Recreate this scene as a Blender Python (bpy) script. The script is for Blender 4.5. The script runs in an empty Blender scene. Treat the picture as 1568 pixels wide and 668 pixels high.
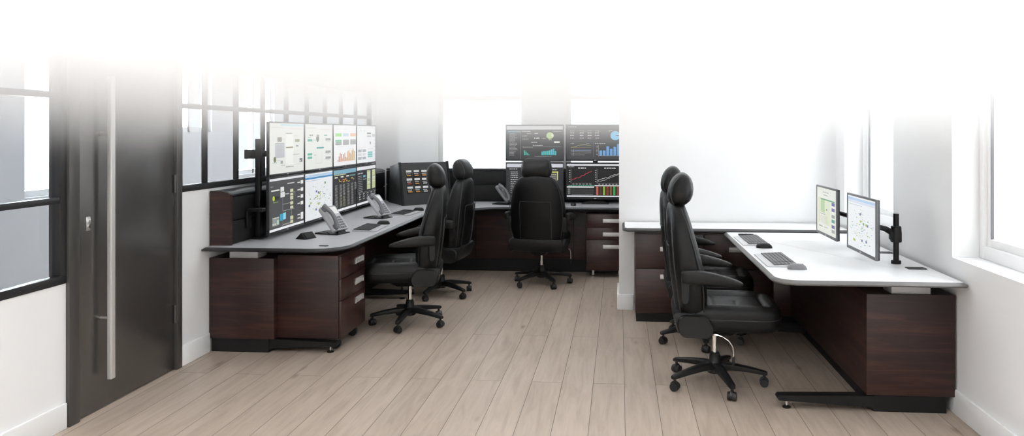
import bpy, bmesh, math, random
from mathutils import Vector, Matrix
random.seed(7)
PI = math.pi
S = bpy.context.scene
COL = S.collection

# ---------------------------------------------------------------- materials
def new_mat(name):
    m = bpy.data.materials.new(name); m.use_nodes = True
    nt = m.node_tree
    b = nt.nodes.get('Principled BSDF')
    return m, nt, b

def mat(name, col, rough=.5, metal=0., var=.06, scale=40., bump=0., bscale=300., spec=.5, coat=0.):
    """plain surface with a faint procedural unevenness in colour and gloss"""
    m, nt, b = new_mat(name)
    tc = nt.nodes.new('ShaderNodeTexCoord')
    nz = nt.nodes.new('ShaderNodeTexNoise'); nz.inputs['Scale'].default_value = scale; nz.inputs['Detail'].default_value = 4
    nt.links.new(tc.outputs['Object'], nz.inputs['Vector'])
    mx = nt.nodes.new('ShaderNodeMix'); mx.data_type = 'RGBA'
    mx.inputs[6].default_value = (*[c*(1-var) for c in col], 1)
    mx.inputs[7].default_value = (*[min(1, c*(1+var)) for c in col], 1)
    nt.links.new(nz.outputs['Fac'], mx.inputs[0])
    nt.links.new(mx.outputs[2], b.inputs['Base Color'])
    b.inputs['Roughness'].default_value = rough; b.inputs['Metallic'].default_value = metal
    b.inputs['Specular IOR Level'].default_value = spec
    if coat: b.inputs['Coat Weight'].default_value = coat; b.inputs['Coat Roughness'].default_value = .15
    if bump:
        n2 = nt.nodes.new('ShaderNodeTexNoise'); n2.inputs['Scale'].default_value = bscale; n2.inputs['Detail'].default_value = 3
        nt.links.new(tc.outputs['Object'], n2.inputs['Vector'])
        bp = nt.nodes.new('ShaderNodeBump'); bp.inputs['Strength'].default_value = bump; bp.inputs['Distance'].default_value = .002
        nt.links.new(n2.outputs['Fac'], bp.inputs['Height']); nt.links.new(bp.outputs['Normal'], b.inputs['Normal'])
    return m

def wood_mat(name, dark, mid, light, stretch, rough=.38):
    m, nt, b = new_mat(name)
    tc = nt.nodes.new('ShaderNodeTexCoord')
    mp = nt.nodes.new('ShaderNodeMapping'); mp.inputs['Scale'].default_value = stretch
    nt.links.new(tc.outputs['Object'], mp.inputs['Vector'])
    nz = nt.nodes.new('ShaderNodeTexNoise'); nz.inputs['Scale'].default_value = 1.0; nz.inputs['Detail'].default_value = 7
    nz.inputs['Roughness'].default_value = .6; nz.inputs['Distortion'].default_value = .6
    nt.links.new(mp.outputs[0], nz.inputs['Vector'])
    cr = nt.nodes.new('ShaderNodeValToRGB')
    e = cr.color_ramp.elements
    e[0].position = .28; e[0].color = (*dark, 1)
    e[1].position = .75; e[1].color = (*light, 1)
    k = e.new(.5); k.color = (*mid, 1)
    nt.links.new(nz.outputs['Fac'], cr.inputs[0]); nt.links.new(cr.outputs[0], b.inputs['Base Color'])
    b.inputs['Roughness'].default_value = rough
    return m

def floor_mat():
    m, nt, b = new_mat('pale_oak_planks')
    L = nt.links.new
    tc = nt.nodes.new('ShaderNodeTexCoord')
    sep = nt.nodes.new('ShaderNodeSeparateXYZ'); L(tc.outputs['Object'], sep.inputs[0])
    cmb = nt.nodes.new('ShaderNodeCombineXYZ')
    ax = nt.nodes.new('ShaderNodeMath'); ax.operation = 'ADD'; ax.inputs[1].default_value = 10*.198 - .231
    ay = nt.nodes.new('ShaderNodeMath'); ay.operation = 'ADD'; ay.inputs[1].default_value = 20.3
    L(sep.outputs['X'], ax.inputs[0]); L(sep.outputs['Y'], ay.inputs[0])
    L(ay.outputs[0], cmb.inputs['X']); L(ax.outputs[0], cmb.inputs['Y'])
    def brick(c1, c2, mort):
        br = nt.nodes.new('ShaderNodeTexBrick')
        br.inputs['Scale'].default_value = 1; br.inputs['Brick Width'].default_value = 2.9
        br.inputs['Row Height'].default_value = .198; br.inputs['Mortar Size'].default_value = .0019
        br.inputs['Mortar Smooth'].default_value = .2
        br.offset = .37; br.offset_frequency = 2; br.squash = 1
        br.inputs['Color1'].default_value = c1; br.inputs['Color2'].default_value = c2; br.inputs['Mortar'].default_value = mort
        L(cmb.outputs[0], br.inputs['Vector'])
        return br
    br = brick((0, 0, 0, 1), (1, 1, 1, 1), (.5, .5, .5, 1))
    # grain, shifted from board to board
    sc = nt.nodes.new('ShaderNodeVectorMath'); sc.operation = 'MULTIPLY'; sc.inputs[1].default_value = (1.3, 13, 1)
    L(cmb.outputs[0], sc.inputs[0])
    sh = nt.nodes.new('ShaderNodeVectorMath'); sh.operation = 'MULTIPLY_ADD'
    L(br.outputs['Color'], sh.inputs[0]); sh.inputs[1].default_value = (7, 3, 5); L(sc.outputs[0], sh.inputs[2])
    nz = nt.nodes.new('ShaderNodeTexNoise'); nz.inputs['Scale'].default_value = 1.6; nz.inputs['Detail'].default_value = 8
    nz.inputs['Roughness'].default_value = .62; nz.inputs['Distortion'].default_value = .7
    L(sh.outputs[0], nz.inputs['Vector'])
    cr = nt.nodes.new('ShaderNodeValToRGB'); e = cr.color_ramp.elements
    e[0].position = .28; e[0].color = (.315, .25, .198, 1)
    e[1].position = .74; e[1].color = (.455, .38, .312, 1)
    k = e.new(.5); k.color = (.395, .322, .262, 1)
    L(nz.outputs['Fac'], cr.inputs[0])
    # board-to-board tone
    tone = nt.nodes.new('ShaderNodeMix'); tone.data_type = 'RGBA'; tone.blend_type = 'MULTIPLY'; tone.inputs[0].default_value = 1
    tr = nt.nodes.new('ShaderNodeValToRGB'); t = tr.color_ramp.elements
    t[0].color = (.93, .92, .91, 1); t[1].color = (1.05, 1.05, 1.05, 1)
    L(br.outputs['Color'], tr.inputs[0]); L(cr.outputs[0], tone.inputs[6]); L(tr.outputs[0], tone.inputs[7])
    # knots
    kn = nt.nodes.new('ShaderNodeTexVoronoi'); kn.inputs['Scale'].default_value = 1.0
    ks = nt.nodes.new('ShaderNodeVectorMath'); ks.operation = 'MULTIPLY'; ks.inputs[1].default_value = (1.5, 4.2, 1)
    L(cmb.outputs[0], ks.inputs[0]); L(ks.outputs[0], kn.inputs['Vector'])
    kr = nt.nodes.new('ShaderNodeValToRGB'); q = kr.color_ramp.elements
    q[0].position = .015; q[0].color = (.5, .42, .36, 1); q[1].position = .11; q[1].color = (1, 1, 1, 1)
    L(kn.outputs['Distance'], kr.inputs[0])
    km = nt.nodes.new('ShaderNodeMix'); km.data_type = 'RGBA'; km.blend_type = 'MULTIPLY'; km.inputs[0].default_value = .8
    L(tone.outputs[2], km.inputs[6]); L(kr.outputs[0], km.inputs[7])
    # seams
    sm = nt.nodes.new('ShaderNodeMix'); sm.data_type = 'RGBA'
    L(br.outputs['Fac'], sm.inputs[0]); L(km.outputs[2], sm.inputs[6]); sm.inputs[7].default_value = (.10, .075, .055, 1)
    L(sm.outputs[2], b.inputs['Base Color'])
    rr = nt.nodes.new('ShaderNodeMapRange'); rr.inputs[3].default_value = .36; rr.inputs[4].default_value = .52
    L(nz.outputs['Fac'], rr.inputs[0]); L(rr.outputs[0], b.inputs['Roughness'])
    bp = nt.nodes.new('ShaderNodeBump'); bp.inputs['Strength'].default_value = .35; bp.inputs['Distance'].default_value = .002; bp.invert = True
    L(br.outputs['Fac'], bp.inputs['Height']); L(bp.outputs['Normal'], b.inputs['Normal'])
    return m

def glass_mat(name):
    m = bpy.data.materials.new(name); m.use_nodes = True; nt = m.node_tree; nt.nodes.clear()
    o = nt.nodes.new('ShaderNodeOutputMaterial')
    t = nt.nodes.new('ShaderNodeBsdfTransparent'); t.inputs[0].default_value = (.93, .95, .96, 1)
    g = nt.nodes.new('ShaderNodeBsdfGlossy'); g.inputs['Roughness'].default_value = .02
    f = nt.nodes.new('ShaderNodeFresnel'); f.inputs[0].default_value = 1.45
    mx = nt.nodes.new('ShaderNodeMixShader')
    gm = nt.nodes.new('ShaderNodeNewGeometry')      # reflect on the outer faces only: no trapped light inside the pane
    iv = nt.nodes.new('ShaderNodeMath'); iv.operation = 'SUBTRACT'; iv.inputs[0].default_value = 1; nt.links.new(gm.outputs['Backfacing'], iv.inputs[1])
    ml = nt.nodes.new('ShaderNodeMath'); ml.operation = 'MULTIPLY'; nt.links.new(f.outputs[0], ml.inputs[0]); nt.links.new(iv.outputs[0], ml.inputs[1])
    nt.links.new(ml.outputs[0], mx.inputs[0]); nt.links.new(t.outputs[0], mx.inputs[1]); nt.links.new(g.outputs[0], mx.inputs[2])
    nt.links.new(mx.outputs[0], o.inputs[0])
    return m

def screen_mat():
    """lit display: the picture is held in the faces' own colours"""
    m, nt, b = new_mat('lit_display')
    at = nt.nodes.new('ShaderNodeAttribute'); at.attribute_name = 'ink'
    nt.links.new(at.outputs['Color'], b.inputs['Emission Color'])
    b.inputs['Emission Strength'].default_value = SCREEN_GAIN
    dm = nt.nodes.new('ShaderNodeMix'); dm.data_type = 'RGBA'; dm.blend_type = 'MULTIPLY'; dm.inputs[0].default_value = 1
    nt.links.new(at.outputs['Color'], dm.inputs[6]); dm.inputs[7].default_value = (.35, .35, .35, 1)
    nt.links.new(dm.outputs[2], b.inputs['Base Color']); b.inputs['Roughness'].default_value = .4; b.inputs['Specular IOR Level'].default_value = .25
    return m

SCREEN_GAIN = .72
LG = dict(sky=1.4, right=30., back=6., corridor=180., ceiling=50.)
M = {}
M['wall'] = mat('white_wall_paint', (.77, .77, .77), .75, var=.01, scale=3)
M['wall2'] = mat('corridor_paint', (.72, .73, .77), .8, var=.02, scale=3)
M['trim'] = mat('white_trim_paint', (.84, .84, .84), .45, var=.01, scale=5)
M['floor'] = floor_mat()
M['frame'] = mat('black_steel', (.018, .018, .019), .38, .0, scale=30)
M['door'] = mat('dark_bronze_steel', (.15, .144, .138), .27, .75, var=.04, scale=8)
M['doorframe'] = mat('bronze_frame_steel', (.08, .076, .072), .3, .4, var=.04, scale=8)
M['steel'] = mat('brushed_steel', (.62, .61, .59), .28, 1., var=.04, scale=120)
M['pull'] = mat('satin_pull_metal', (.62, .61, .59), .38, .45, var=.03, scale=60)
M['chrome'] = mat('chrome', (.8, .8, .8), .12, 1., var=.02)
M['glass'] = glass_mat('clear_glass')
M['mahogany'] = wood_mat('mahogany_veneer', (.009, .0034, .0031), (.022, .0074, .006), (.068, .022, .0148), (2.2, 2.2, 26), .44)
M['mahogany_y'] = wood_mat('mahogany_drawer_veneer', (.016, .0058, .0048), (.031, .0105, .0085), (.058, .020, .0145), (2.2, 2.2, 24), .3)
M['blackpanel'] = mat('black_laminate', (.007, .007, .0075), .5, scale=20, spec=.3)
M['blackmetal'] = mat('black_powder_coat', (.008, .008, .0085), .45, .0, scale=60, spec=.3)
M['gray_top'] = mat('grey_laminate', (.40, .40, .42), .42, var=.03, scale=90)
M['white_top'] = mat('white_laminate', (.74, .74, .75), .38, var=.015, scale=90)
M['edge_dark'] = mat('black_edge_moulding', (.016, .016, .018), .32, scale=20)
M['edge_gray'] = mat('grey_edge_moulding', (.14, .135, .13), .3, scale=20)
M['edge_mid'] = mat('charcoal_edge_moulding', (.05, .05, .05), .35, scale=20)
M['lift'] = mat('silver_lift_column', (.46, .46, .47), .4, .3, scale=20)
M['leather'] = mat('black_leather', (.0042, .0042, .0044), .36, var=.12, scale=25, spec=.27, bump=.25, bscale=450)
M['leather2'] = mat('black_side_leather', (.009, .0088, .0088), .44, var=.1, scale=25, spec=.3, bump=.2, bscale=450)
M['piping'] = mat('black_piping', (.02, .02, .021), .4)
M['plastic'] = mat('black_plastic', (.009, .009, .0095), .45, scale=30, spec=.35)
M['castor'] = mat('castor_rubber', (.012, .012, .012), .5)
M['bezel'] = mat('dark_bezel_plastic', (.02, .021, .023), .35)
M['bezel_gray'] = mat('grey_bezel_plastic', (.10, .10, .105), .38)
M['phone_silver'] = mat('silver_phone_plastic', (.42, .42, .44), .38)
M['phone_gray'] = mat('grey_phone_plastic', (.17, .17, .18), .35)
M['key'] = mat('dark_grey_keys', (.11, .11, .115), .5)
M['key_base'] = mat('silver_keyboard_tray', (.55, .55, .56), .4)
M['key_black'] = mat('black_keys', (.02, .02, .022), .5)
M['turret'] = mat('charcoal_console_paint', (.035, .035, .036), .5, scale=20)
M['label'] = mat('white_key_label', (.75, .75, .74), .5)
M['amber'] = mat('amber_key_label', (.7, .33, .07), .5)
M['red'] = mat('red_key_label', (.55, .08, .05), .5)
M['screen'] = screen_mat()

# ---------------------------------------------------------------- mesh helpers
class G:
    def __init__(s): s.bm = bmesh.new(); s.mi = 0; s.ink = None; s.lay = s.bm.loops.layers.float_color.new('ink')
    def _f(s, vs):
        try: f = s.bm.faces.new(vs)
        except ValueError: return None
        f.material_index = s.mi
        if s.ink:
            for l in f.loops: l[s.lay] = (*s.ink, 1)
        return f
    def poly(s, pts): return s._f([s.bm.verts.new(p) for p in pts])
    def box(s, x0, x1, y0, y1, z0, z1, bev=0., seg=2, mtx=None):
        if x0 > x1: x0, x1 = x1, x0
        if y0 > y1: y0, y1 = y1, y0
        if z0 > z1: z0, z1 = z1, z0
        v = [s.bm.verts.new((x, y, z)) for x in (x0, x1) for y in (y0, y1) for z in (z0, z1)]
        fs = [s._f([v[i] for i in q]) for q in ((0, 1, 3, 2), (4, 6, 7, 5), (0, 4, 5, 1), (2, 3, 7, 6), (0, 2, 6, 4), (1, 5, 7, 3))]
        vs = v
        if bev > 0:
            ed = list({e for f in fs for e in f.edges})
            r = bmesh.ops.bevel(s.bm, geom=ed, offset=min(bev, .49*min(x1-x0, y1-y0, z1-z0)), segments=seg, affect='EDGES', profile=.5)
            vs = list({w for f in r['faces'] for w in f.verts} | {w for w in v if w.is_valid})
            for f in r['faces']: f.material_index = s.mi
        if mtx is not None: bmesh.ops.transform(s.bm, matrix=mtx, verts=[w for w in vs if w.is_valid])
        return s
    def ring_loft(s, rings, cap0=True, cap1=True, closed=True):
        vr = [[s.bm.verts.new(p) for p in r] for r in rings]
        n = len(vr[0])
        for a, b in zip(vr, vr[1:]):
            for i in range(n if closed else n-1):
                j = (i+1) % n
                s._f([a[i], a[j], b[j], b[i]])
        if cap0: s._f(list(reversed(vr[0])))
        if cap1: s._f(vr[-1])
        return s
    def tube(s, pts, r, n=8, cap=True):
        pts = [Vector(p) for p in pts]
        rr = r if isinstance(r, (list, tuple)) else [r]*len(pts)
        rings = []
        t0 = (pts[1]-pts[0]).normalized()
        up = Vector((0, 0, 1)) if abs(t0.z) < .9 else Vector((1, 0, 0))
        u = t0.cross(up).normalized()
        for i, p in enumerate(pts):
            t = (pts[min(i+1, len(pts)-1)]-pts[max(i-1, 0)]).normalized()
            u = (u - t*u.dot(t)).normalized(); w = t.cross(u)
            rings.append([p+(u*math.cos(k*2*PI/n)+w*math.sin(k*2*PI/n))*rr[i] for k in range(n)])
        return s.ring_loft(rings, cap, cap)
    def cyl(s, p0, p1, r0, r1=None, n=20): return s.tube([p0, p1], [r0, r0 if r1 is None else r1], n)
    def lathe(s, prof, c=(0, 0, 0), n=24):
        rings = [[(c[0]+r*math.cos(k*2*PI/n), c[1]+r*math.sin(k*2*PI/n), c[2]+z) for k in range(n)] for r, z in prof]
        return s.ring_loft(rings)
    def prism(s, poly, z0, z1, f=None):
        """poly of (a,b) extruded along c; f maps (a,b,c)->xyz"""
        f = f or (lambda a, b, c: (a, b, c))
        return s.ring_loft([[f(a, b, z0) for a, b in poly], [f(a, b, z1) for a, b in poly]])
    def grid(s, fn, nu, nv):
        vs = [[s.bm.verts.new(fn(i/nu, j/nv)) for j in range(nv+1)] for i in range(nu+1)]
        for i in range(nu):
            for j in range(nv): s._f([vs[i][j], vs[i+1][j], vs[i+1][j+1], vs[i][j+1]])
        return s
    def obj(s, name, mats, parent=None, smooth=35, sub=0):
        if not isinstance(mats, (list, tuple)): mats = [mats]
        bm = s.bm
        bmesh.ops.recalc_face_normals(bm, faces=bm.faces)
        me = bpy.data.meshes.new(name); bm.to_mesh(me); bm.free()
        for m in mats: me.materials.append(m)
        if smooth:
            for p in me.polygons: p.use_smooth = True
            me.set_sharp_from_angle(angle=math.radians(smooth))
        o = bpy.data.objects.new(name, me); COL.objects.link(o)
        if parent is not None: o.parent = parent
        if sub:
            md = o.modifiers.new('round', 'SUBSURF'); md.levels = sub; md.render_levels = sub
        return o

def tag(o, label=None, cat=None, group=None, kind=None):
    if label: o['label'] = label
    if cat: o['category'] = cat
    if group: o['group'] = group
    if kind: o['kind'] = kind
    return o
def thing(name, label=None, cat=None, loc=(0, 0, 0), rz=0., group=None, kind=None):
    o = bpy.data.objects.new(name, None); COL.objects.link(o)
    o.location = loc; o.rotation_euler = (0, 0, rz); o.empty_display_size = .1
    return tag(o, label, cat, group, kind)
def copy_tree(o, parent=None):
    c = o.copy(); COL.objects.link(c)
    if parent is not None: c.parent = parent
    for ch in list(o.children): copy_tree(ch, c)
    return c
def struct(o): o['kind'] = 'structure'; return o

def round_poly(pts, n=8):
    """pts: (x,y,r) -> outline with rounded corners"""
    out = []
    N = len(pts)
    for i in range(N):
        p = Vector(pts[i][:2]); r = pts[i][2]
        if r <= 0: out.append((p.x, p.y)); continue
        a = (Vector(pts[i-1][:2])-p); b = (Vector(pts[(i+1) % N][:2])-p)
        la, lb = a.length, b.length; a.normalize(); b.normalize()
        ang = a.angle(b); d = min(r/math.tan(ang/2), la*.48, lb*.48); rr = d*math.tan(ang/2)
        c = p+(a+b).normalized()*(rr/math.sin(ang/2))
        s0 = p+a*d-c; s1 = p+b*d-c
        a0 = math.atan2(s0.y, s0.x); a1 = math.atan2(s1.y, s1.x)
        da = (a1-a0+PI) % (2*PI)-PI
        for k in range(n+1):
            t = a0+da*k/n
            out.append((c.x+rr*math.cos(t), c.y+rr*math.sin(t)))
    return out
def offset(poly, d):
    """shift a counter-clockwise outline outwards by d"""
    N = len(poly); out = []
    for i in range(N):
        p = Vector(poly[i]); a = (p-Vector(poly[i-1])); b = (Vector(poly[(i+1) % N])-p)
        a.normalize(); b.normalize()
        na = Vector((a.y, -a.x)); nb = Vector((b.y, -b.x))
        m = na+nb
        m = m/max(.3, m.length_squared)*2 if m.length > 1e-6 else na
        out.append((p.x+m.x*d, p.y+m.y*d))
    return out
def slab(poly, z0, z1, g, ge, w=.02):
    """worktop laminate into g and its moulded edge into ge"""
    inn = offset(poly, -w)
    g.prism(inn, z0+.002, z1)
    prof = [(-w, z1), (-w*.15, z1-(z1-z0)*.38), (0, z1-(z1-z0)*.6), (-w*.25, z0+.004), (-w, z0)]
    rings = []
    for d, z in prof: rings.append([(x, y, z) for x, y in offset(poly, d)])
    ge.ring_loft(rings, False, False)

# ---------------------------------------------------------------- dimensions of the place
XL, XR, YB, YF = -3.0, 1.92, 8.95, -2.2
YP = 6.73          # face of the white partition
CEIL = 3.3
TOP = .778         # worktop height

# ---------------------------------------------------------------- setting
g = G(); g.poly([(XL-3.4, YF, 0), (XR+.25, YF, 0), (XR+.25, 13, 0), (XL-3.4, 13, 0)])
struct(g.obj('floor', M['floor']))
g = G(); g.box(XL-3.4, XR+.25, YF, 13, CEIL, CEIL+.1); struct(g.obj('ceiling', M['wall']))

SILL_N, SILL_F, GL_TOP = .785, 1.195, 3.08
g = G()
X0 = XL-.12
g.box(X0, XL, YF, 3.79, 0, SILL_N)
g.box(X0, XL, 4.83, 8.75, 0, SILL_F)
g.box(X0, XL, 8.75, YB+.2, 0, CEIL)
g.box(X0, XL, YF, 3.79, GL_TOP, CEIL); g.box(X0, XL, 3.79, 4.83, 2.26, CEIL); g.box(X0, XL, 4.83, 8.75, GL_TOP, CEIL)
struct(g.obj('wall_left', M['wall']))

def wall_with_openings(x0, x1, ya, yb, opens, z1=CEIL):
    """wall slab along Y with openings (y0,y1,z0,z1)"""
    g = G(); y = ya
    for (a, b, c, d) in opens:
        g.box(x0, x1, y, a, 0, z1); g.box(x0, x1, a, b, 0, c); g.box(x0, x1, a, b, d, z1); y = b
    g.box(x0, x1, y, yb, 0, z1)
    return g
WZ0, WZ1 = .884, 2.75
RW = [(-.78, .35, WZ0, WZ1), (1.26, 2.39, WZ0, WZ1), (3.30, 4.432, WZ0, WZ1), (5.349, 6.479, WZ0, WZ1)]
struct(wall_with_openings(XR, XR+.24, YF, YB+.2, RW).obj('wall_right', M['wall']))
BW = [(-2.223, -1.153, 1.05, 2.50), (-.633, .437, 1.05, 2.50)]
g = G(); x = XL
for a, b, c, d in BW:
    g.box(x, a, YB, YB+.2, 0, CEIL); g.box(a, b, YB, YB+.2, 0, c); g.box(a, b, YB, YB+.2, d, CEIL); x = b
g.box(x, XR, YB, YB+.2, 0, CEIL)
struct(g.obj('wall_back', M['wall']))
g = G(); g.box(0, XR, YP, YP+.51, 0, CEIL); struct(g.obj('wall_partition', M['wall']))
g = G(); g.box(XL-3.4, XR+.24, YF-.1, YF, 0, CEIL); struct(g.obj('wall_front', M['wall']))
# corridor beyond the glazing
CX = -5.3
CW = [(6.2, 6.95, 1.02, 2.9), (8.35, 9.25, 1.62, 2.9), (9.85, 11.0, 1.02, 2.9)]
struct(wall_with_openings(CX-.15, CX, YF, 13, CW).obj('wall_corridor', M['wall2']))
g = G(); g.box(CX, XL-.12, 12.2, 12.4, 0, CEIL); struct(g.obj('wall_corridor_end', M['wall2']))
for i, (a, b, c, d) in enumerate(CW):
    g = G()
    for y in (a, b-.06, (a+b)/2-.02): g.box(CX-.12, CX-.05, y, y+(.06 if y != (a+b)/2-.02 else .04), c, d)
    g.box(CX-.12, CX-.05, a, b, c, c+.06); g.box(CX-.12, CX-.05, a, b, d-.06, d)
    e = thing('window_%d' % (7+i), kind='structure')
    g.obj('window_frame', M['trim'], e)
    g = G(); g.box(CX-.09, CX-.084, a+.05, b-.05, c+.05, d-.05); g.obj('window_pane', M['glass'], e)

# baseboards
def base_strip(name, boxes):
    g = G()
    for b in boxes: g.box(*b, bev=.004)
    struct(g.obj(name, M['trim']))
base_strip('baseboard_left', [(XL, XL+.016, YF, 3.78, 0, .14), (XL, XL+.016, 4.835, 5.185, 0, .14)])
base_strip('baseboard_right', [(XR-.016, XR, YF, YP, 0, .14)])
base_strip('baseboard_partition', [(-.018, .13, YP-.016, YP, 0, .14), (-.018, 0, YP, YP+.51, 0, .14)])

# windows in the right wall: white frame, inner sash, pane
def side_window(n, a, b, z0, z1, xo):
    e = thing('window_%d' % n, kind='structure')
    g = G(); w = .05
    for y in (a, b-w): g.box(xo, xo+.07, y, y+w, z0, z1, bev=.004)
    g.box(xo, xo+.07, a+w, b-w, z0, z0+.075, bev=.004); g.box(xo, xo+.07, a+w, b-w, z1-w, z1, bev=.004)
    g.obj('window_frame', M['trim'], e)
    g = G(); s = .045; zm = (z0+z1)/2+.3
    for y in (a+w, b-w-s): g.box(xo+.018, xo+.06, y, y+s, z0+.075, z1-w, bev=.003)
    for z in (z0+.075, zm, z1-w-s): g.box(xo+.018, xo+.06, a+w+s, b-w-s, z, z+s, bev=.003)
    g.obj('window_sash', M['trim'], e)
    g = G(); g.box(xo+.034, xo+.04, a+w+s-.004, b-w-s+.004, z0+.11, z1-w-s+.004); g.obj('window_pane', M['glass'], e)
    g = G(); g.box(xo+.018, xo+.034, a+w+s, a+w+s+.006, z0+.12, z1-w-s); g.box(xo+.018, xo+.034, b-w-s-.006, b-w-s, z0+.12, z1-w-s); g.obj('window_gasket', M['bezel_gray'], e)
for i, (a, b, c, d) in enumerate(RW): side_window(3+i, a, b, c, d, XR+.15)
# windows in the back wall
for i, (a, b, c, d) in enumerate(BW):
    e = thing('window_%d' % (10+i), kind='structure')
    g = G(); w = .045; y0 = YB+.05
    for x in (a, b-w): g.box(x, x+w, y0, y0+.07, c, d, bev=.004)
    for z in (c, d-w, 2.03-.012): g.box(a+w, b-w, y0, y0+.07, z, z+w, bev=.004)
    g.obj('window_frame', M['trim'], e)
    g = G(); g.box(a+.03, b-.03, y0+.03, y0+.036, c+.03, d-.03); g.obj('window_pane', M['glass'], e)

# black-framed glazing in the left wall
def glazing(n, y0, y1, z0, z1, verts, bars, bottom=.045, side=.045):
    e = thing('window_%d' % n, kind='structure')
    g = G(); x0, x1 = XL-.045, XL+.006
    g.box(x0, x1, y0, y1, z0, z0+bottom, bev=.003); g.box(x0, x1, y0, y1, z1-.05, z1, bev=.003)
    for y in (y0, y1-side): g.box(x0, x1, y, y+side, z0+bottom, z1-.05, bev=.003)
    g.obj('window_frame', M['frame'], e)
    zz = sorted(bars)
    for y in verts:
        g = G(); g.box(x0+.008, x1-.008, y-.013, y+.013, z0+bottom, z1-.05, bev=.002); g.obj('mullion', M['frame'], e)
    for z in zz:
        g = G(); ys = [y0+side]+list(verts)+[y1-side]
        for p, q in zip(ys, ys[1:]): g.box(x0+.01, x1-.004, p+.0, q, z, z+.034, bev=.002)
        g.obj('transom', M['frame'], e)
    g = G(); g.box(XL-.030, XL-.024, y0+.02, y1-.02, z0+.02, z1-.03); g.obj('window_pane', M['glass'], e)
glazing(1, YF+.02, 3.79, SILL_N, GL_TOP, [.3, 2.0], [1.222, 1.79, 2.4])
glazing(2, 4.83, 8.75, SILL_F, GL_TOP, [5.17+.443*k for k in range(8)], [1.775, 2.4], side=.03)

# door
d = thing('door_1', kind='structure')
g = G()
for y0, y1 in ((3.79, 3.868), (4.768, 4.83)): g.box(XL-.1, XL+.022, y0, y1, 0, 2.26, bev=.003)
g.box(XL-.1, XL+.022, 3.868, 4.768, 2.2, 2.26, bev=.003)
g.box(XL-.1, XL-.05, 3.868, 4.768, 2.19, 2.2)
g.obj('door_frame', M['doorframe'], d)
g = G(); g.box(XL-.055, XL+.004, 3.875, 4.761, .008, 2.195, bev=.002); g.obj('door_leaf', M['door'], d)
g = G(); g.box(XL+.055, XL+.08, 4.038, 4.076, .18, 1.93, bev=.003)
h = g.obj('door_handle', M['pull'], d)
for z in (.53, 1.60):
    g = G(); g.cyl((XL+.004, 4.057, z), (XL+.056, 4.057, z), .011); g.obj('handle_standoff', M['steel'], h)
g = G(); g.box(XL+.004, XL+.012, 3.93, 3.965, 1.05, 1.13, bev=.004); lp = g.obj('lock_plate', M['steel'], d)
g = G(); g.cyl((XL+.012, 3.948, 1.075), (XL+.02, 3.948, 1.075), .01); g.box(XL+.012, XL+.022, 3.943, 3.953, 1.095, 1.12, bev=.002); g.obj('lock_cylinder', M['chrome'], lp)
for z in (.32, 1.2, 2.0):
    g = G(); g.cyl((XL+.01, 4.764, z), (XL+.01, 4.764, z+.12), .008, n=12); g.obj('door_hinge', M['doorframe'], d)

# ---------------------------------------------------------------- furniture: left and back console
poly = round_poly([(XL+.004, 5.085, .0), (-1.955, 5.085, .24), (-1.975, 7.52, .3), (-1.42, 8.165, .35), (1.0, 8.165, .02), (1.0, YB-.004, 0), (XL+.004, YB-.004, 0)], 10)
wt = thing('worktop', 'grey L-shaped worktop with black edge along the left wall and back windows', 'worktop', (0, 0, 0))
g, ge = G(), G(); slab(poly, TOP-.030, TOP, g, ge, .022)
g.obj('tabletop', M['gray_top'], wt); ge.obj('edge_band', M['edge_dark'], wt)
for (x, y, w, dd, m) in ((-2.84, 5.585, .14, .09, 'blackpanel'), (-2.15, 5.235, .07, .03, 'blackpanel')):
    g = G(); p = round_poly([(x-w/2, y-dd/2, .012), (x+w/2, y-dd/2, .012), (x+w/2, y+dd/2, .012), (x-w/2, y+dd/2, .012)], 4)
    g.prism(p, TOP-.002, TOP+.004); g.obj('cable_grommet', M[m], wt)

def foot(parent, xa, xb, y, za=.03, zb=.085):
    """tapered black foot from the plinth at xa to the tip at xb, with a levelling glide"""
    s = 1 if xb > xa else -1
    g = G()
    pl = [(xa, .012), (xa+s*.02, za-.004), (xb-s*.012, .05), (xb, .063), (xb-s*.012, .078), (xa, .092)]
    if s < 0: pl = pl[::-1]
    g.prism(pl, y-.035, y+.035, lambda a, b, c: (a, c, b))
    f = g.obj('foot', M['blackmetal'], parent)
    g = G(); xg = xb-s*.06
    g.cyl((xg, y, .012), (xg, y, .056), .006, n=12); g.obj('glide_stem', M['chrome'], f)
    g = G(); g.lathe([(.024, 0), (.026, .006), (.012, .013)], (xg, y, 0), 16); g.obj('glide_pad', M['castor'], f)

cb = thing('console_base', 'mahogany console cabinet on a black plinth under the left worktop', 'cabinet', (0, 0, 0))
g = G(); g.box(XL+.004, -2.505, 5.19, YB-.01, .099, .688, bev=.003); g.obj('cabinet_body', M['mahogany'], cb)
g = G(); g.box(XL+.02, -2.55, 5.2, YB-.02, 0, .099); g.obj('plinth', M['blackpanel'], cb)
for y in (5.205, 6.9):
    g = G(); g.box(-2.848, -2.635, y, y+.14, .688, TOP-.031, bev=.002); g.obj('lift_column', M['lift'], cb)
for y in (5.42, 7.6):
    g = G(); g.box(XL+.02, -2.35, y, y+.08, .688, TOP-.031); g.obj('support_beam', M['blackmetal'], cb)
foot(cb, -2.55, -2.045, 5.25)
foot(cb, -2.55, -2.03, 7.0)

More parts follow.
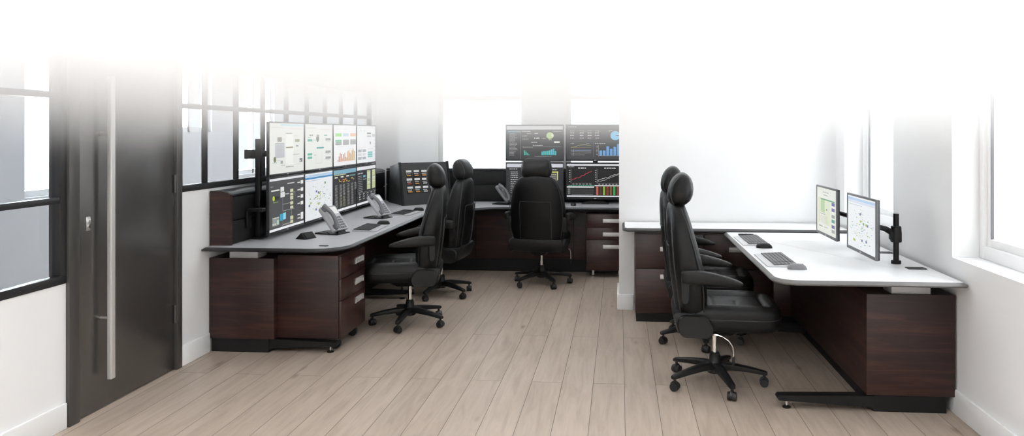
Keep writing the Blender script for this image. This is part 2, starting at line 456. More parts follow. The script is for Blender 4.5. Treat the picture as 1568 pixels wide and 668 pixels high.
bb = thing('console_base', 'dark mahogany console base under the back worktop, behind the middle chair', 'cabinet', (0, 0, 0))
g = G(); g.box(-2.5, 1.0, 8.47, YB-.01, .15, .694, bev=.003); g.obj('cabinet_body', M['mahogany'], bb)
g = G(); g.box(-2.5, 1.0, 8.51, YB-.02, 0, .15); g.obj('plinth', M['blackpanel'], bb)
g = G(); g.box(-2.4, .95, 8.4, 8.8, .694, TOP-.031); g.obj('support_beam', M['blackmetal'], bb)
for x in (-1.66, -.52):
    g = G(); g.box(x-.004, x+.004, 8.464, 8.47, .15, .694); g.obj('panel_joint', M['blackpanel'], bb)

# slatted equipment risers standing on the worktop
r = thing('equipment_riser', 'black slatted riser with mahogany end on the left worktop against the glazed wall', 'riser', (0, 0, TOP))
prof = [(XL+.006, 0), (-2.835, 0), (-2.835, .372), (-2.86, .388), (-2.90, .397), (XL+.006, .40)]
g = G(); g.prism(prof, 5.195, 5.22, lambda a, b, c: (a, c, b)); g.obj('end_panel', M['mahogany'], r)
g = G(); g.prism([(XL+.006, 0), (-2.86, 0), (-2.86, .34), (XL+.006, .34)], 5.22, YB-.16, lambda a, b, c: (a, c, b)); g.obj('riser_body', M['blackpanel'], r)
for z0, z1 in ((.012, .172), (.184, .352)):
    g = G(); g.box(-2.86, -2.842, 5.22, YB-.16, z0, z1, bev=.003); g.obj('slat_panel', M['blackpanel'], r)
g = G(); g.prism([(XL+.006, .36), (-2.84, .36), (-2.84, .371), (-2.862, .386), (-2.90, .395), (XL+.006, .398)], 5.22, YB-.16, lambda a, b, c: (a, c, b)); g.obj('top_cap', M['edge_dark'], r)
r = thing('equipment_riser', 'long black slatted equipment riser standing on the back worktop below the windows', 'riser', (0, 0, TOP))
g = G(); g.box(-2.83, 1.0, 8.82, YB-.006, 0, .37); g.obj('riser_body', M['blackpanel'], r)
for z0, z1 in ((.012, .196), (.21, .365)):
    g = G(); g.box(-2.83, 1.0, 8.8, 8.82, z0, z1, bev=.003); g.obj('slat_panel', M['blackpanel'], r)
g = G(); g.box(-2.83, 1.0, 8.795, YB-.006, .374, .398, bev=.008); g.obj('top_cap', M['edge_dark'], r)

# pedestals
def drawer_fronts(parent, spec, place, mname, w):
    """spec rows (z0,z1,handle z); place maps (along, out, z)"""
    for z0, z1, hz in spec:
        g = G()
        c = [place(a, o, z) for a in (.004, w-.004) for o in (0, .02) for z in (z0, z1)]
        xs, ys, zs = zip(*c)
        g.box(min(xs), max(xs), min(ys), max(ys), min(zs), max(zs), bev=.003)
        dr = g.obj('drawer', M[mname], parent)
        yield dr, hz
def recess_handle(parent, x0, x1, y0, y1, z0, z1, axis):
    g = G()
    t = .012
    if axis == 'x':     # facing +x
        g.box(x0, x1, y0, y1, z1-t*1.4, z1, bev=.002); g.box(x0, x0+.003, y0, y1, z0, z1); g.box(x0, x1*.5+x0*.5, y0, y1, z0, z0+t*.6, bev=.001)
        for y in (y0, y1-.006): g.box(x0, x1, y, y+.006, z0, z1, bev=.001)
    else:
        g.box(x0, x1, y0, y1, z0, z1, bev=.003)
    return g.obj('handle', M['pull'], parent)

pd = thing('mobile_pedestal', 'mahogany three-drawer pedestal on castors under the near end of the left worktop', 'cabinet', (0, 0, 0))
PX0, PX1, PY0, PY1, PZ0, PZ1 = -2.502, -2.042, 5.24, 5.755, .099, .706
g = G(); g.box(PX0, PX1, PY0, PY1, PZ0, PZ1, bev=.002); g.obj('body', M['mahogany'], pd)
for dr, hz in drawer_fronts(pd, [(.535, .698, .62), (.375, .531, .46), (.102, .371, .318)], lambda a, o, z: (PX1+.0+o, PY0+a, z), 'mahogany_y', PY1-PY0):
    recess_handle(dr, PX1+.02, PX1+.032, 5.52, 5.69, hz-.022, hz+.022, 'x')
for x, y in ((PX0+.07, PY0+.11), (PX0+.07, PY1-.09), (PX1-.06, PY0+.11), (PX1-.06, PY1-.06)):
    g = G(); g.cyl((x, y-.015, .036), (x, y+.015, .036), .036, n=24); cst = g.obj('castor', M['castor'], pd)
    g = G(); g.box(x-.022, x+.022, y-.018, y+.018, .066, PZ0); g.obj('castor_plate', M['steel'], cst)

bp = thing('drawer_pedestal', 'dark mahogany three-drawer pedestal under the back worktop beside the white partition', 'cabinet', (0, 0, 0))
g = G(); g.box(-.367, .06, 8.2, 8.46, .08, .706, bev=.002); g.obj('body', M['mahogany'], bp)
for z0, z1, hz in ((.56, .704, .632), (.422, .556, .482), (.082, .418, .345)):
    g = G(); g.box(-.365, .058, 8.18, 8.2, z0, z1, bev=.003); dr = g.obj('drawer', M['mahogany_y'], bp)
    recess_handle(dr, -.18, .03, 8.168, 8.18, hz-.021, hz+.021, 'y')
for x in (-.29, .0):
    for y in (8.26, 8.4):
        g = G(); g.cyl((x, y, 0), (x, y, .08), .014, n=14); g.lathe([(.022, 0), (.022, .01), (.014, .016)], (x, y, 0), 16); g.obj('leg', M['chrome'], bp)

# ---------------------------------------------------------------- right: height adjustable desk and credenza
dk = thing('desk', 'white height-adjustable desk with mahogany cabinet base along the right window wall', 'desk', (0, 0, 0))
poly = round_poly([(XR-.006, 4.2, .02), (XR-.006, 6.245, 0), (.868, 6.245, .02), (.868, 4.2, .14)][::-1], 10)
area = sum(a[0]*b[1]-b[0]*a[1] for a, b in zip(poly, poly[1:]+poly[:1]))
if area < 0: poly = poly[::-1]
g, ge = G(), G(); slab(poly, TOP-.030, TOP, g, ge, .022)
g.obj('tabletop', M['white_top'], dk); ge.obj('edge_band', M['edge_gray'], dk)
g = G(); g.box(1.416, XR-.012, 4.36, 6.24, .098, .678, bev=.003); g.obj('cabinet_body', M['mahogany'], dk)
g = G(); g.box(1.459, 1.862, 4.372, 6.22, 0, .098); g.obj('plinth', M['blackpanel'], dk)
for y in (4.378, 5.9):
    g = G(); g.box(1.561, 1.778, y, y+.14, .678, TOP-.031, bev=.002); g.obj('lift_column', M['lift'], dk)
for y in (4.62, 5.7):
    g = G(); g.box(1.3, XR-.02, y, y+.08, .678, TOP-.031); g.obj('support_beam', M['blackmetal'], dk)
foot(dk, 1.459, .915, 4.40); foot(dk, 1.459, .93, 5.98)
for x, y in ((1.80, 4.645), (1.82, 5.24)):
    g = G(); p = round_poly([(x-.055, y-.035, .006), (x+.055, y-.035, .006), (x+.055, y+.035, .006), (x-.055, y+.035, .006)], 3)
    g.prism(p, TOP-.002, TOP+.004); g.obj('cable_grommet', M['blackpanel'], dk)

cr = thing('credenza', 'mahogany credenza with white top standing against the white partition behind the right desk', 'cabinet', (0, 0, 0))
poly = round_poly([(.03, 6.3, 0), (.06, 6.25, .01), (XR-.004, 6.25, 0), (XR-.004, YP-.004, 0), (.03, YP-.004, 0)], 4)
g, ge = G(), G(); slab(poly, .768, .80, g, ge, .02)
g.obj('tabletop', M['white_top'], cr); ge.obj('edge_band', M['edge_mid'], cr)
g = G(); g.box(.137, XR-.01, 6.33, YP-.006, .07, .768, bev=.002); g.obj('cabinet_body', M['mahogany'], cr)
g = G(); g.box(.145, XR-.01, 6.31, YP-.02, 0, .07); g.obj('plinth', M['blackpanel'], cr)
for x0 in (.137, .712, 1.287):
    for z0, z1, hz in ((.457, .745, .62), (.072, .45, .385)):
        g = G(); g.box(x0+.003, x0+.57, 6.305, 6.33, z0, z1, bev=.003); dr = g.obj('drawer', M['mahogany_y'], cr)
        recess_handle(dr, x0+.21, x0+.37, 6.293, 6.305, hz-.019, hz+.019, 'y')

# ---------------------------------------------------------------- screens
W_, K_ = (.86, .87, .85), (.035, .036, .038)
def ink_rect(dr, x0, y0, x1, y1, c): dr.append(('r', x0, y0, x1, y1, c))
def txt(dr, x, y, w, h, c, n=None):
    """a run of small word-like dashes"""
    cx = x
    while cx < x+w:
        l = random.uniform(.25, .9)*h*2.2
        ink_rect(dr, cx, y, min(cx+l, x+w), y+h, c); cx += l+h*.5
def line(dr, pts, wd, c): dr.append(('l', pts, wd, c))
def disc(dr, x, y, r, c, a0=0, a1=2*PI, asp=1.6): dr.append(('d', x, y, r, c, a0, a1, asp))

def scr_flow(var):
    d = []; ink_rect(d, 0, .0, 1, 1, (.74, .75, .71)); ink_rect(d, .3, .95, 1, .985, (.45, .68, .76) if var == 0 else (.72, .74, .75)); ink_rect(d, 0, .9, 1, .902, (.6, .6, .6))
    txt(d, .06, .91, .3, .012, (.5, .5, .5)); txt(d, .55, .885, .4, .008, (.75, .45, .3))
    if var == 0:
        ink_rect(d, .15, .31, .41, .58, (.50, .50, .53)); ink_rect(d, .45, .16, .67, .78, (.80, .81, .77))
        txt(d, .45, .79, .18, .016, (.25, .25, .2)); ink_rect(d, .45, .495, .66, .525, (.25, .22, .1)); ink_rect(d, .21, .63, .33, .72, (.30, .29, .25))
        ink_rect(d, .72, .62, .86, .675, (.33, .32, .22)); ink_rect(d, .75, .52, .82, .55, (.25, .25, .25)); ink_rect(d, .86, .19, .95, .27, (.16, .16, .17)); ink_rect(d, .87, .2, .9, .23, (.7, .7, .7))
        disc(d, .14, .28, .035, (.17, .17, .1)); txt(d, .1, .21, .1, .012, (.1, .4, .35)); ink_rect(d, .3, .19, .36, .25, (.3, .34, .36)); txt(d, .32, .15, .1, .01, (.3, .3, .3))
        txt(d, .45, .105, .22, .02, (.25, .25, .22)); ink_rect(d, .7, .15, .9, .154, (.5, .5, .5)); txt(d, .66, .355, .2, .012, (.35, .35, .35))
        line(d, [(.65, .745), (.83, .745), (.83, .68)], .006, (.55, .45, .2)); line(d, [(.18, .26), (.3, .25)], .006, (.3, .3, .25)); line(d, [(.33, .68), (.45, .68)], .005, (.5, .5, .45)); line(d, [(.7, .46), (.7, .36)], .005, (.5, .5, .5))
        line(d, [(.15, .6), (.4, .6)], .014, (.3, .28, .25))
    else:
        for x, y in ((.08, .62), (.08, .31), (.08, .235)): ink_rect(d, x, y, x+.16, y+.05, (.10, .42, .30))
        ink_rect(d, .4, .45, .66, .49, (.06, .32, .32)); disc(d, .43, .68, .05, (.18, .17, .13)); ink_rect(d, .4, .72, .48, .77, (.35, .34, .3))
        for y in (.63, .34, .2): ink_rect(d, .72, y, .92, y+.055, (.33, .33, .32)); txt(d, .74, y-.03, .16, .01, (.45, .45, .45))
        ink_rect(d, .66, .74, .78, .765, (.1, .45, .35)); txt(d, .14, .74, .12, .03, (.3, .3, .2)); txt(d, .1, .7, .1, .012, (.2, .45, .3))
        line(d, [(.37, .12), (.37, .45)], .006, (.5, .5, .46)); line(d, [(.37, .12), (.58, .12), (.58, .45)], .006, (.5, .5, .46)); line(d, [(.25, .645), (.4, .645)], .008, (.15, .4, .3)); line(d, [(.62, .5), (.62, .75)], .006, (.5, .5, .46)); txt(d, .3, .3, .06, .02, (.4, .4, .35))
    return d
def scr_tiles():
    d = []; ink_rect(d, 0, 0, 1, 1, (.84, .84, .85))
    for i, (a, b) in enumerate(((((.30, .66, .16)), (.10, .42, .22)), ((.52, .64, .74), (.30, .31, .31)), ((.80, .48, .30), (.30, .30, .30)))):
        x = .08+i*.32
        ink_rect(d, x, .72, x+.26, .80, a); ink_rect(d, x, .58, x+.26, .64, b); ink_rect(d, x, .51, x+.26, .575, (.30, .32, .31)); ink_rect(d, x, .575, x+.26, .58, (.6, .6, .6)); txt(d, x+.02, .9, .2, .01, (.6, .6, .6))
        txt(d, x+.03, .6, .18, .012, (.6, .62, .6)); txt(d, x+.03, .54, .18, .012, (.55, .55, .55))
    txt(d, .15, .46, .3, .01, (.6, .6, .6)); txt(d, .1, .41, .8, .004, (.65, .65, .66))
    hs = [.05, .12, .2, .17, .07, .16, .19, .1, .08, .22, .25, .18, .15, .24, .28, .22]
    for i, h in enumerate(hs):
        t = i/15; c = (.52-.0*t, .22+.16*t, .26-.16*t) if i % 2 else (.66, .36+.06*t, .20)
        ink_rect(d, .14+i*.048, .1, .14+i*.048+.036, .1+h*1.1, c)
    for y in (.1, .16, .22, .28, .34): ink_rect(d, .06, y, .09, y+.006, (.6, .6, .6))
    return d
def scr_blocks():
    d = []; ink_rect(d, 0, 0, 1, 1, (.83, .84, .85)); ink_rect(d, 0, .93, 1, .935, (.7, .7, .72))
    ink_rect(d, .52, .78, .74, .82, (.18, .19, .2)); ink_rect(d, .52, .70, .74, .74, (.42, .45, .46)); ink_rect(d, .8, .70, .96, .78, (.5, .53, .54))
    disc(d, .7, .53, .03, (.2, .22, .22)); ink_rect(d, .66, .56, .75, .565, (.6, .6, .6))
    for i in range(2):
        for j in range(3): ink_rect(d, .06+.22*i, .09+.1*j, .24+.22*i, .16+.1*j, (.40, .42, .46) if j != 1 else (.66, .68, .7))
    ink_rect(d, .56, .13, .82, .29, (.20, .52, .50)); ink_rect(d, .56, .17, .82, .18, (.7, .8, .8)); ink_rect(d, .56, .23, .82, .24, (.7, .8, .8))
    for x in (.2, .38): ink_rect(d, x, .85, x+.03, .9, (.55, .55, .58)); ink_rect(d, x+.012, .45, x+.018, .85, (.66, .67, .7))
    for y in (.6, .5, .42, .3, .2): txt(d, .88, y, .1, .012, (.5, .5, .5))
    txt(d, .08, .4, .4, .012, (.6, .6, .6)); txt(d, .56, .36, .3, .01, (.55, .55, .55)); txt(d, .5, .62, .3, .008, (.6, .6, .6))
    return d
def scr_diagram():
    d = []; ink_rect(d, 0, 0, 1, 1, (.075, .075, .078)); ink_rect(d, 0, 0, 1, .045, (.83, .84, .86)); ink_rect(d, 0, .955, 1, 1, (.72, .73, .76))
    txt(d, .5, .86, .2, .02, (.8, .8, .8)); txt(d, .03, .845, .08, .01, (.6, .6, .6)); ink_rect(d, .05, .76, .27, .785, (.75, .76, .72))
    for x, y, w, h in ((.3, .69, .1, .09), (.3, .58, .12, .1), (.58, .65, .09, .06), (.58, .58, .09, .045), (.58, .5, .09, .07), (.58, .4, .09, .06), (.58, .32, .09, .05), (.58, .1, .09, .07), (.58, .025+.0, .09, .06)):
        ink_rect(d, x, y+.04, x+w, y+h+.04, (.62, .62, .42) if x > .5 else (.72, .72, .70))
    for y in (.79, .64, .50, .36, .13, .06):
        ink_rect(d, .9, y+.03, .98, y+.1, (.78, .78, .76)); ink_rect(d, .8, y+.055, .88, y+.075, (.7, .7, .7))
    line(d, [(.36, .76), (.36, .35), (.7, .35)], .006, (.55, .55, .55)); line(d, [(.62, .76), (.62, .1)], .006, (.6, .6, .5)); line(d, [(.67, .68), (.72, .68), (.72, .6)], .006, (.5, .5, .5)); line(d, [(.36, .48), (.58, .48)], .006, (.5, .5, .5))
    ink_rect(d, .28, .17, .36, .30, (.03, .35, .55)); ink_rect(d, .37, .18, .45, .31, (.25, .62, .75)); ink_rect(d, .08, .1, .26, .25, (.28, .3, .28)); ink_rect(d, .2, .12, .25, .2, (.45, .62, .5)); txt(d, .08, .24, .18, .02, (.7, .7, .6)); txt(d, .08, .12, .1, .03, (.6, .6, .55))
    ink_rect(d, .08, .6, .26, .655, (.03, .03, .03)); disc(d, .11, .625, .03, (.5, .6, .05)); txt(d, .1, .54, .14, .014, (.3, .5, .1)); txt(d, .44, .66, .1, .02, (.7, .7, .7)); txt(d, .34, .07, .3, .01, (.4, .4, .4))
    line(d, [(.36, .17), (.36, .09), (.6, .09)], .006, (.55, .5, .3))
    return d
def scr_map(seed=1):
    rs = random.Random(seed); d = []
    ink_rect(d, 0, 0, 1, 1, (.80, .82, .84)); ink_rect(d, 0, .92, 1, .97, (.45, .60, .78)); ink_rect(d, 0, .875, 1, .915, (.06, .26, .52) if seed == 1 else (.66, .69, .78)); txt(d, .04, .835, .5, .012, (.4, .5, .6))
    cs = [(.10, .28, .12), (.42, .50, .12), (.25, .38, .5), (.55, .58, .3), (.12, .2, .22), (.2, .42, .2)]
    for i in range(95):
        a = rs.uniform(0, 2*PI); q = rs.random()**.7*.44; x = .52+q*math.cos(a); y = .42+q*math.sin(a)*.86; s = rs.uniform(.006, .018)
        ink_rect(d, x, y, x+s*rs.uniform(1, 2.4), y+s, rs.choice(cs))
    for i in range(10):
        x, y = rs.uniform(.15, .8), rs.uniform(.12, .7); line(d, [(x, y), (x+rs.uniform(-.16, .16), y+rs.uniform(-.14, .14))], .005, (.62, .68, .45))
    for i in range(9):
        x, y = rs.uniform(.1, .85), rs.uniform(.1, .75); ink_rect(d, x, y, x+.05, y+.045, rs.choice(cs[:2]+[(.12, .16, .34)]))
    return d
def scr_table(var):
    d = []; ink_rect(d, 0, 0, 1, 1, (.04, .041, .045)); ink_rect(d, 0, 0, 1, .055, (.82, .83, .86))
    if var == 0:
        ink_rect(d, 0, .885, 1, .985, (.20, .40, .50)); txt(d, .04, .86, .5, .018, (.75, .7, .4))
        for x in (.05, .3, .55): ink_rect(d, x, .8, x+.12, .83, (.7, .7, .6))
        txt(d, .72, .8, .24, .03, (.2, .42, .38))
        for k in range(26): x = .15+random.random()*.72; y = .67+random.random()*.08; ink_rect(d, x, y, x+.035, y+.016, random.choice([(.75, .52, .05), (.75, .6, .12), (.65, .1, .05), (.7, .68, .2)]))
        for i, x in enumerate((.06, .24, .36, .54, .70, .84)):
            for j in range(19):
                y = .62-.028*j
                if i == 5 and j > 6: continue
                txt(d, x, y, .09, .009, (.55, .54, .35) if i in (1, 2) and j > 9 else (.55, .55, .52))
        txt(d, .05, .5, .02, .01, (.6, .3, .1))
    else:
        ink_rect(d, 0, .9, 1, .985, (.78, .79, .80)); txt(d, .05, .8, .25, .03, (.55, .56, .58)); ink_rect(d, .32, .7, .45, .76, (.15, .38, .5)); txt(d, .33, .64, .14, .02, (.45, .5, .5))
        for x0 in (.52, .78):
            ink_rect(d, x0, .36, x0+.19, .87, (.55, .60, .40))
            for j in range(13): txt(d, x0+.02, .84-.036*j, .15, .016, random.choice([(.75, .73, .3), (.85, .85, .8), (.6, .68, .2), (.3, .4, .3)]))
        for j in range(10): txt(d, .05, .74-.045*j, .2, .012, (.5, .5, .5)); 
        for j in range(3):
            for x in (.08, .28, .48, .68, .86): txt(d, x, .26-.06*j, .08, .02, (.7, .7, .7))
        line(d, [(.03, .31), (.97, .31)], .006, (.4, .4, .4))
    return d
def scr_dash():
    d = []; ink_rect(d, 0, 0, 1, 1, (.052, .053, .057)); ink_rect(d, 0, .88, 1, .985, (.60, .60, .62)); ink_rect(d, .02, .80, .25, .835, (.14, .30, .42)); ink_rect(d, .245, 0, .25, .84, (.25, .25, .26))
    for j in range(17): txt(d, .05, .75-.04*j, random.uniform(.08, .15), .013, (.45, .45, .45))
    txt(d, .27, .82, .15, .018, (.75, .75, .75)); txt(d, .82, .82, .16, .012, (.5, .5, .5)); txt(d, .36, .755, .08, .015, (.5, .5, .5)); txt(d, .5, .755, .06, .02, (.85, .85, .85)); txt(d, .28, .68, .09, .02, (.5, .62, .5)); txt(d, .28, .59, .11, .016, (.4, .4, .4))
    txt(d, .49, .61, .1, .03, (.7, .75, .7)); txt(d, .64, .6, .05, .014, (.7, .75, .35)); txt(d, .75, .575, .06, .012, (.85, .85, .85)); txt(d, .44, .49, .1, .02, (.6, .6, .6)); ink_rect(d, .845, .485, .945, .53, (.85, .86, .84)); txt(d, .47, .40, .17, .02, (.75, .75, .75)); line(d, [(.27, .37), (.98, .37)], .006, (.25, .25, .26)); txt(d, .29, .34, .18, .014, (.4, .4, .4))
    disc(d, .77, .70, .062, (.48, .62, .28)); disc(d, .79, .70, .05, (.72, .76, .55), -1.3, 1.2); ink_rect(d, .79, .63, .82, .68, (.5, .62, .3))
    for i, h in enumerate((.14, .1, .06, .02)): ink_rect(d, .31+i*.026, .12, .331+i*.026, .12+h, (.05, .42, .33))
    for i, h in enumerate((.1, .12, .12, .13, .14, .17, .19, .12)): ink_rect(d, .62+i*.034, .12, .647+i*.034, .12+h, (.08, .48, .46) if i not in (5,) else (.12, .42, .66))
    txt(d, .5, .08, .3, .01, (.4, .4, .4))
    return d
def scr_bars():
    d = []; ink_rect(d, 0, 0, 1, 1, (.055, .056, .06)); txt(d, .03, .95, .14, .02, (.55, .55, .55)); ink_rect(d, 0, .925, 1, .93, (.2, .2, .21))
    for i, x in enumerate((.06, .23, .37, .5)):
        for y in (.83, .77, .7, .62): txt(d, x, y, .07, .018, (.68, .68, .68) if y != .83 else (.4, .4, .4))
    ink_rect(d, .0, .52, 1, .524, (.2, .2, .21)); ink_rect(d, .47, .05, .474, .5, (.2, .2, .21)); txt(d, .74, .83, .06, .016, (.8, .8, .8)); txt(d, .07, .46, .06, .015, (.6, .6, .6)); txt(d, .34, .46, .06, .01, (.5, .5, .5)); txt(d, .5, .46, .18, .018, (.6, .6, .6))
    disc(d, .855, .70, .085, (.26, .58, .80), .45, 2*PI-.05); disc(d, .865, .715, .07, (.5, .78, .92), .05, .4)
    line(d, [(.07, .36), (.15, .365), (.22, .42), (.32, .43), (.43, .405)], .01, (.42, .42, .16)); line(d, [(.07, .34), (.43, .35)], .008, (.38, .30, .15)); line(d, [(.07, .265), (.43, .265)], .014, (.16, .30, .48)); line(d, [(.07, .22), (.43, .215)], .008, (.36, .36, .3)); line(d, [(.07, .17), (.43, .19)], .006, (.4, .4, .4)); line(d, [(.07, .13), (.32, .13)], .01, (.32, .32, .32)); line(d, [(.12, .3), (.12, .1)], .006, (.5, .5, .5))
    for i, h in enumerate((.15, .15, .27, .2, .26, .34)): ink_rect(d, .575+i*.062, .11, .575+i*.062+.046, .11+h, (.14, .36, .66))
    ink_rect(d, .56, .1, .94, .105, (.5, .5, .5)); ink_rect(d, .555, .1, .56, .42, (.4, .4, .4))
    for k in range(7): txt(d, .52, .14+.04*k, .025, .01, (.5, .5, .5))
    return d
def scr_list():
    d = []; ink_rect(d, 0, 0, 1, 1, (.04, .041, .044)); ink_rect(d, 0, .88, 1, .985, (.62, .64, .68)); txt(d, .05, .82, .14, .02, (.5, .5, .5))
    for j in range(12): txt(d, .07, .73-.055*j, .13, .018, (.7, .7, .7))
    ink_rect(d, .76, .72, .92, .76, (.6, .58, .15)); ink_rect(d, .90, .5, .915, .76, (.75, .72, .3)); ink_rect(d, .76, .3, .90, .7, (.12, .12, .12)); txt(d, .78, .66, .1, .016, (.7, .68, .3)); txt(d, .78, .8, .12, .02, (.75, .75, .75)); txt(d, .3, .7, .3, .02, (.5, .5, .5))
    for j in range(7): txt(d, .78, .6-.05*j, .1, .012, (.45, .45, .4))
    ink_rect(d, 0, 0, 1, .03, (.7, .7, .72))
    return d
def scr_trend():
    d = []; ink_rect(d, 0, 0, 1, 1, (.018, .018, .019)); ink_rect(d, 0, .93, 1, .985, (.66, .67, .70)); ink_rect(d, .0, .02, 1, .055, (.84, .84, .88)); txt(d, .03, .89, .1, .02, (.5, .5, .5)); txt(d, .2, .85, .14, .026, (.85, .85, .85)); txt(d, .66, .85, .2, .026, (.85, .85, .85))
    for x0, x1 in ((.07, .45), (.53, .97)):
        ink_rect(d, x0, .42, x0+.004, .84, (.35, .35, .35)); ink_rect(d, x0, .42, x1, .424, (.35, .35, .35))
        for k in range(6): ink_rect(d, x0-.03, .46+.065*k, x0-.01, .475+.065*k, (.6, .6, .6)); ink_rect(d, x0+.06*k+.03, .385, x0+.06*k+.06, .4, (.45, .45, .45))
    def wob(x0, x1, y0, y1, seed, amp=.02):
        q = random.Random(seed); n = 14
        return [(x0+(x1-x0)*i/n, y0+(y1-y0)*(i/n)**1.2+q.uniform(-amp, amp)) for i in range(n+1)]
    line(d, wob(.08, .44, .52, .77, 3), .012, (.65, .06, .10)); line(d, wob(.54, .96, .50, .74, 5), .009, (.7, .7, .68)); line(d, wob(.54, .96, .46, .72, 8), .008, (.55, .55, .55))
    ink_rect(d, .0, .36, 1, .363, (.3, .3, .3)); ink_rect(d, .0, .29, .48, .325, (.84, .84, .84)); ink_rect(d, .49, .335, 1, .36, (.75, .75, .75)); txt(d, .03, .335, .44, .02, (.1, .5, .3))
    ink_rect(d, .01, .07, .48, .285, (.03, .03, .032))
    for k in range(6): ink_rect(d, .08, .1+.03*k, .47, .102+.03*k, (.2, .2, .2)); ink_rect(d, .02, .1+.03*k, .06, .11+.03*k, (.4, .4, .4))
    for k in range(15): ink_rect(d, .09+.025*k, .08, .105+.025*k, .09, (.5, .5, .5))
    for i, c in enumerate(((.62, .13, .07), (.10, .05, .03), (.28, .50, .05), (.30, .05, .03), (.22, .12, .04), (.05, .45, .10), (.25, .06, .05), (.1, .35, .1))):
        ink_rect(d, .52+i*.06, .07, .555+i*.06, .325, c)
        for k in range(6): ink_rect(d, .525+i*.06, .09+.035*k, .55+i*.06, .1+.035*k, tuple(v*.45 for v in c))
    return d
def scr_sheet():
    d = []; ink_rect(d, 0, 0, 1, 1, (.74, .75, .68)); txt(d, .32, .9, .3, .018, (.2, .22, .18)); txt(d, .34, .84, .26, .014, (.2, .22, .18)); ink_rect(d, 0, .95, 1, .954, (.5, .5, .5))
    ink_rect(d, .2, .735, .93, .765, (.12, .34, .16)); ink_rect(d, .2, .45, .42, .735, (.42, .58, .32)); ink_rect(d, .44, .2, .68, .735, (.70, .72, .55)); ink_rect(d, .09, .2, .16, .78, (.62, .62, .42))
    for y, c in ((.66, (.10, .12, .30)), (.54, (.14, .12, .30)), (.40, (.3, .33, .3)), (.30, (.08, .30, .22)), (.18, (.14, .12, .32)), (.08, (.35, .35, .33))): ink_rect(d, .78, y, .93, y+.07, c)
    for k in range(17): ink_rect(d, .2, .2+.032*k, .76, .202+.032*k, (.55, .58, .45))
    for x in (.3, .42, .54, .66, .76): ink_rect(d, x, .2, x+.004, .735, (.5, .54, .42))
    ink_rect(d, .5, .52, .56, .55, (.2, .2, .15)); txt(d, .2, .41, .25, .018, (.25, .26, .2)); txt(d, .12, .12, .2, .025, (.2, .2, .2)); txt(d, .4, .13, .2, .014, (.35, .3, .2))
    for k in range(6): txt(d, .22, .22+.03*k, .4, .008, (.5, .5, .42))
    return d
def scr_wall(seed):
    d = []; rs = random.Random(seed); ink_rect(d, 0, 0, 1, 1, (.03, .05, .055) if seed % 2 else (.10, .16, .17))
    for k in range(10): x, y = rs.uniform(.03, .7), rs.uniform(.05, .85); ink_rect(d, x, y, x+rs.uniform(.05, .25), y+rs.uniform(.01, .08), rs.choice([(.2, .35, .38), (.12, .25, .28), (.5, .5, .45), (.4, .42, .42)]))
    for k in range(8): txt(d, .04, .1+.05*k, .2, .012, (.5, .48, .4))
    return d

def make_screen(draw, w, h, parent, ox=0, oz=0):
    """picture in the local YZ plane, facing +X; u runs along +Y"""
    g = G(); lay = 0
    P = lambda u, v, k: (.0004+.00003*k, (u-.5)*w+ox, (v-.5)*h+oz)
    for i, q in enumerate(draw):
        k = 0 if i == 0 else 1+i
        if q[0] == 'r':
            _, a, b, c, d_, col = q
            a, c = max(0, a), min(1, c); b, d_ = max(0, b), min(1, d_)
            if a >= c or b >= d_: continue
            g.ink = col; g.poly([P(a, b, k), P(c, b, k), P(c, d_, k), P(a, d_, k)])
        elif q[0] == 'l':
            g.ink = q[3]; r = q[2]/2
            for p0, p1 in zip(q[1], q[1][1:]):
                dx, dy = (p1[0]-p0[0])*w, (p1[1]-p0[1])*h; l = math.hypot(dx, dy) or 1
                nx, ny = -dy/l*r*h/w, dx/l*r
                cl = lambda t: min(1, max(0, t))
                g.poly([P(cl(p0[0]-nx), cl(p0[1]-ny), k), P(cl(p1[0]-nx), cl(p1[1]-ny), k), P(cl(p1[0]+nx), cl(p1[1]+ny), k), P(cl(p0[0]+nx), cl(p0[1]+ny), k)])
        else:
            _, x, y, r, col, a0, a1, asp = q
            g.ink = col; n = 20
            rim = [P(x+r*math.cos(a0+(a1-a0)*t/n), y+r*asp*math.sin(a0+(a1-a0)*t/n), k) for t in range(n+1)]
            g.poly([P(x, y, k)]+rim if a1-a0 < 2*PI-.01 else rim[:-1])
    bmesh.ops.recalc_face_normals(g.bm, faces=g.bm.faces)
    for f in g.bm.faces:
        if f.normal.x < 0: f.normal_flip()
    me = bpy.data.meshes.new('screen'); g.bm.to_mesh(me); g.bm.free(); me.materials.append(M['screen'])
    o = bpy.data.objects.new('screen', me); COL.objects.link(o); o.parent = parent
    return o

def monitor(label, loc, rz, w, h, draw, group=None, bez=.012, deep=.04, bm_='bezel', name='monitor', cat='monitor', chin=.02):
    """local: face at x=0 looking to +X, centre of the panel at the origin"""
    t = thing(name, label, cat, loc, rz, group)
    g = G()
    g.box(-.012, .004, -w/2, -w/2+bez, -h/2, h/2, bev=.002); g.box(-.012, .004, w/2-bez, w/2, -h/2, h/2, bev=.002)
    g.box(-.012, .004, -w/2+bez, w/2-bez, -h/2, -h/2+chin, bev=.002); g.box(-.012, .004, -w/2+bez, w/2-bez, h/2-bez, h/2, bev=.002)
    g.obj('bezel', M[bm_], t)
    g = G(); g.box(-.022, -.001, -w/2+.002, w/2-.002, -h/2+.002, h/2-.002, bev=.003)
    g.box(-deep, -.02, -w*.36, w*.36, -h*.34, h*.34, bev=.01); g.obj('rear_housing', M['bezel'], t)
    sw, sh = w-2*bez, h-bez-chin
    make_screen(draw, sw, sh, t, 0, (chin-bez)/2)
    g = G(); g.box(.004, .0048, -.012, .012, -h/2+chin*.3, -h/2+chin*.7); g.obj('badge', M['lift'], t)
    return t

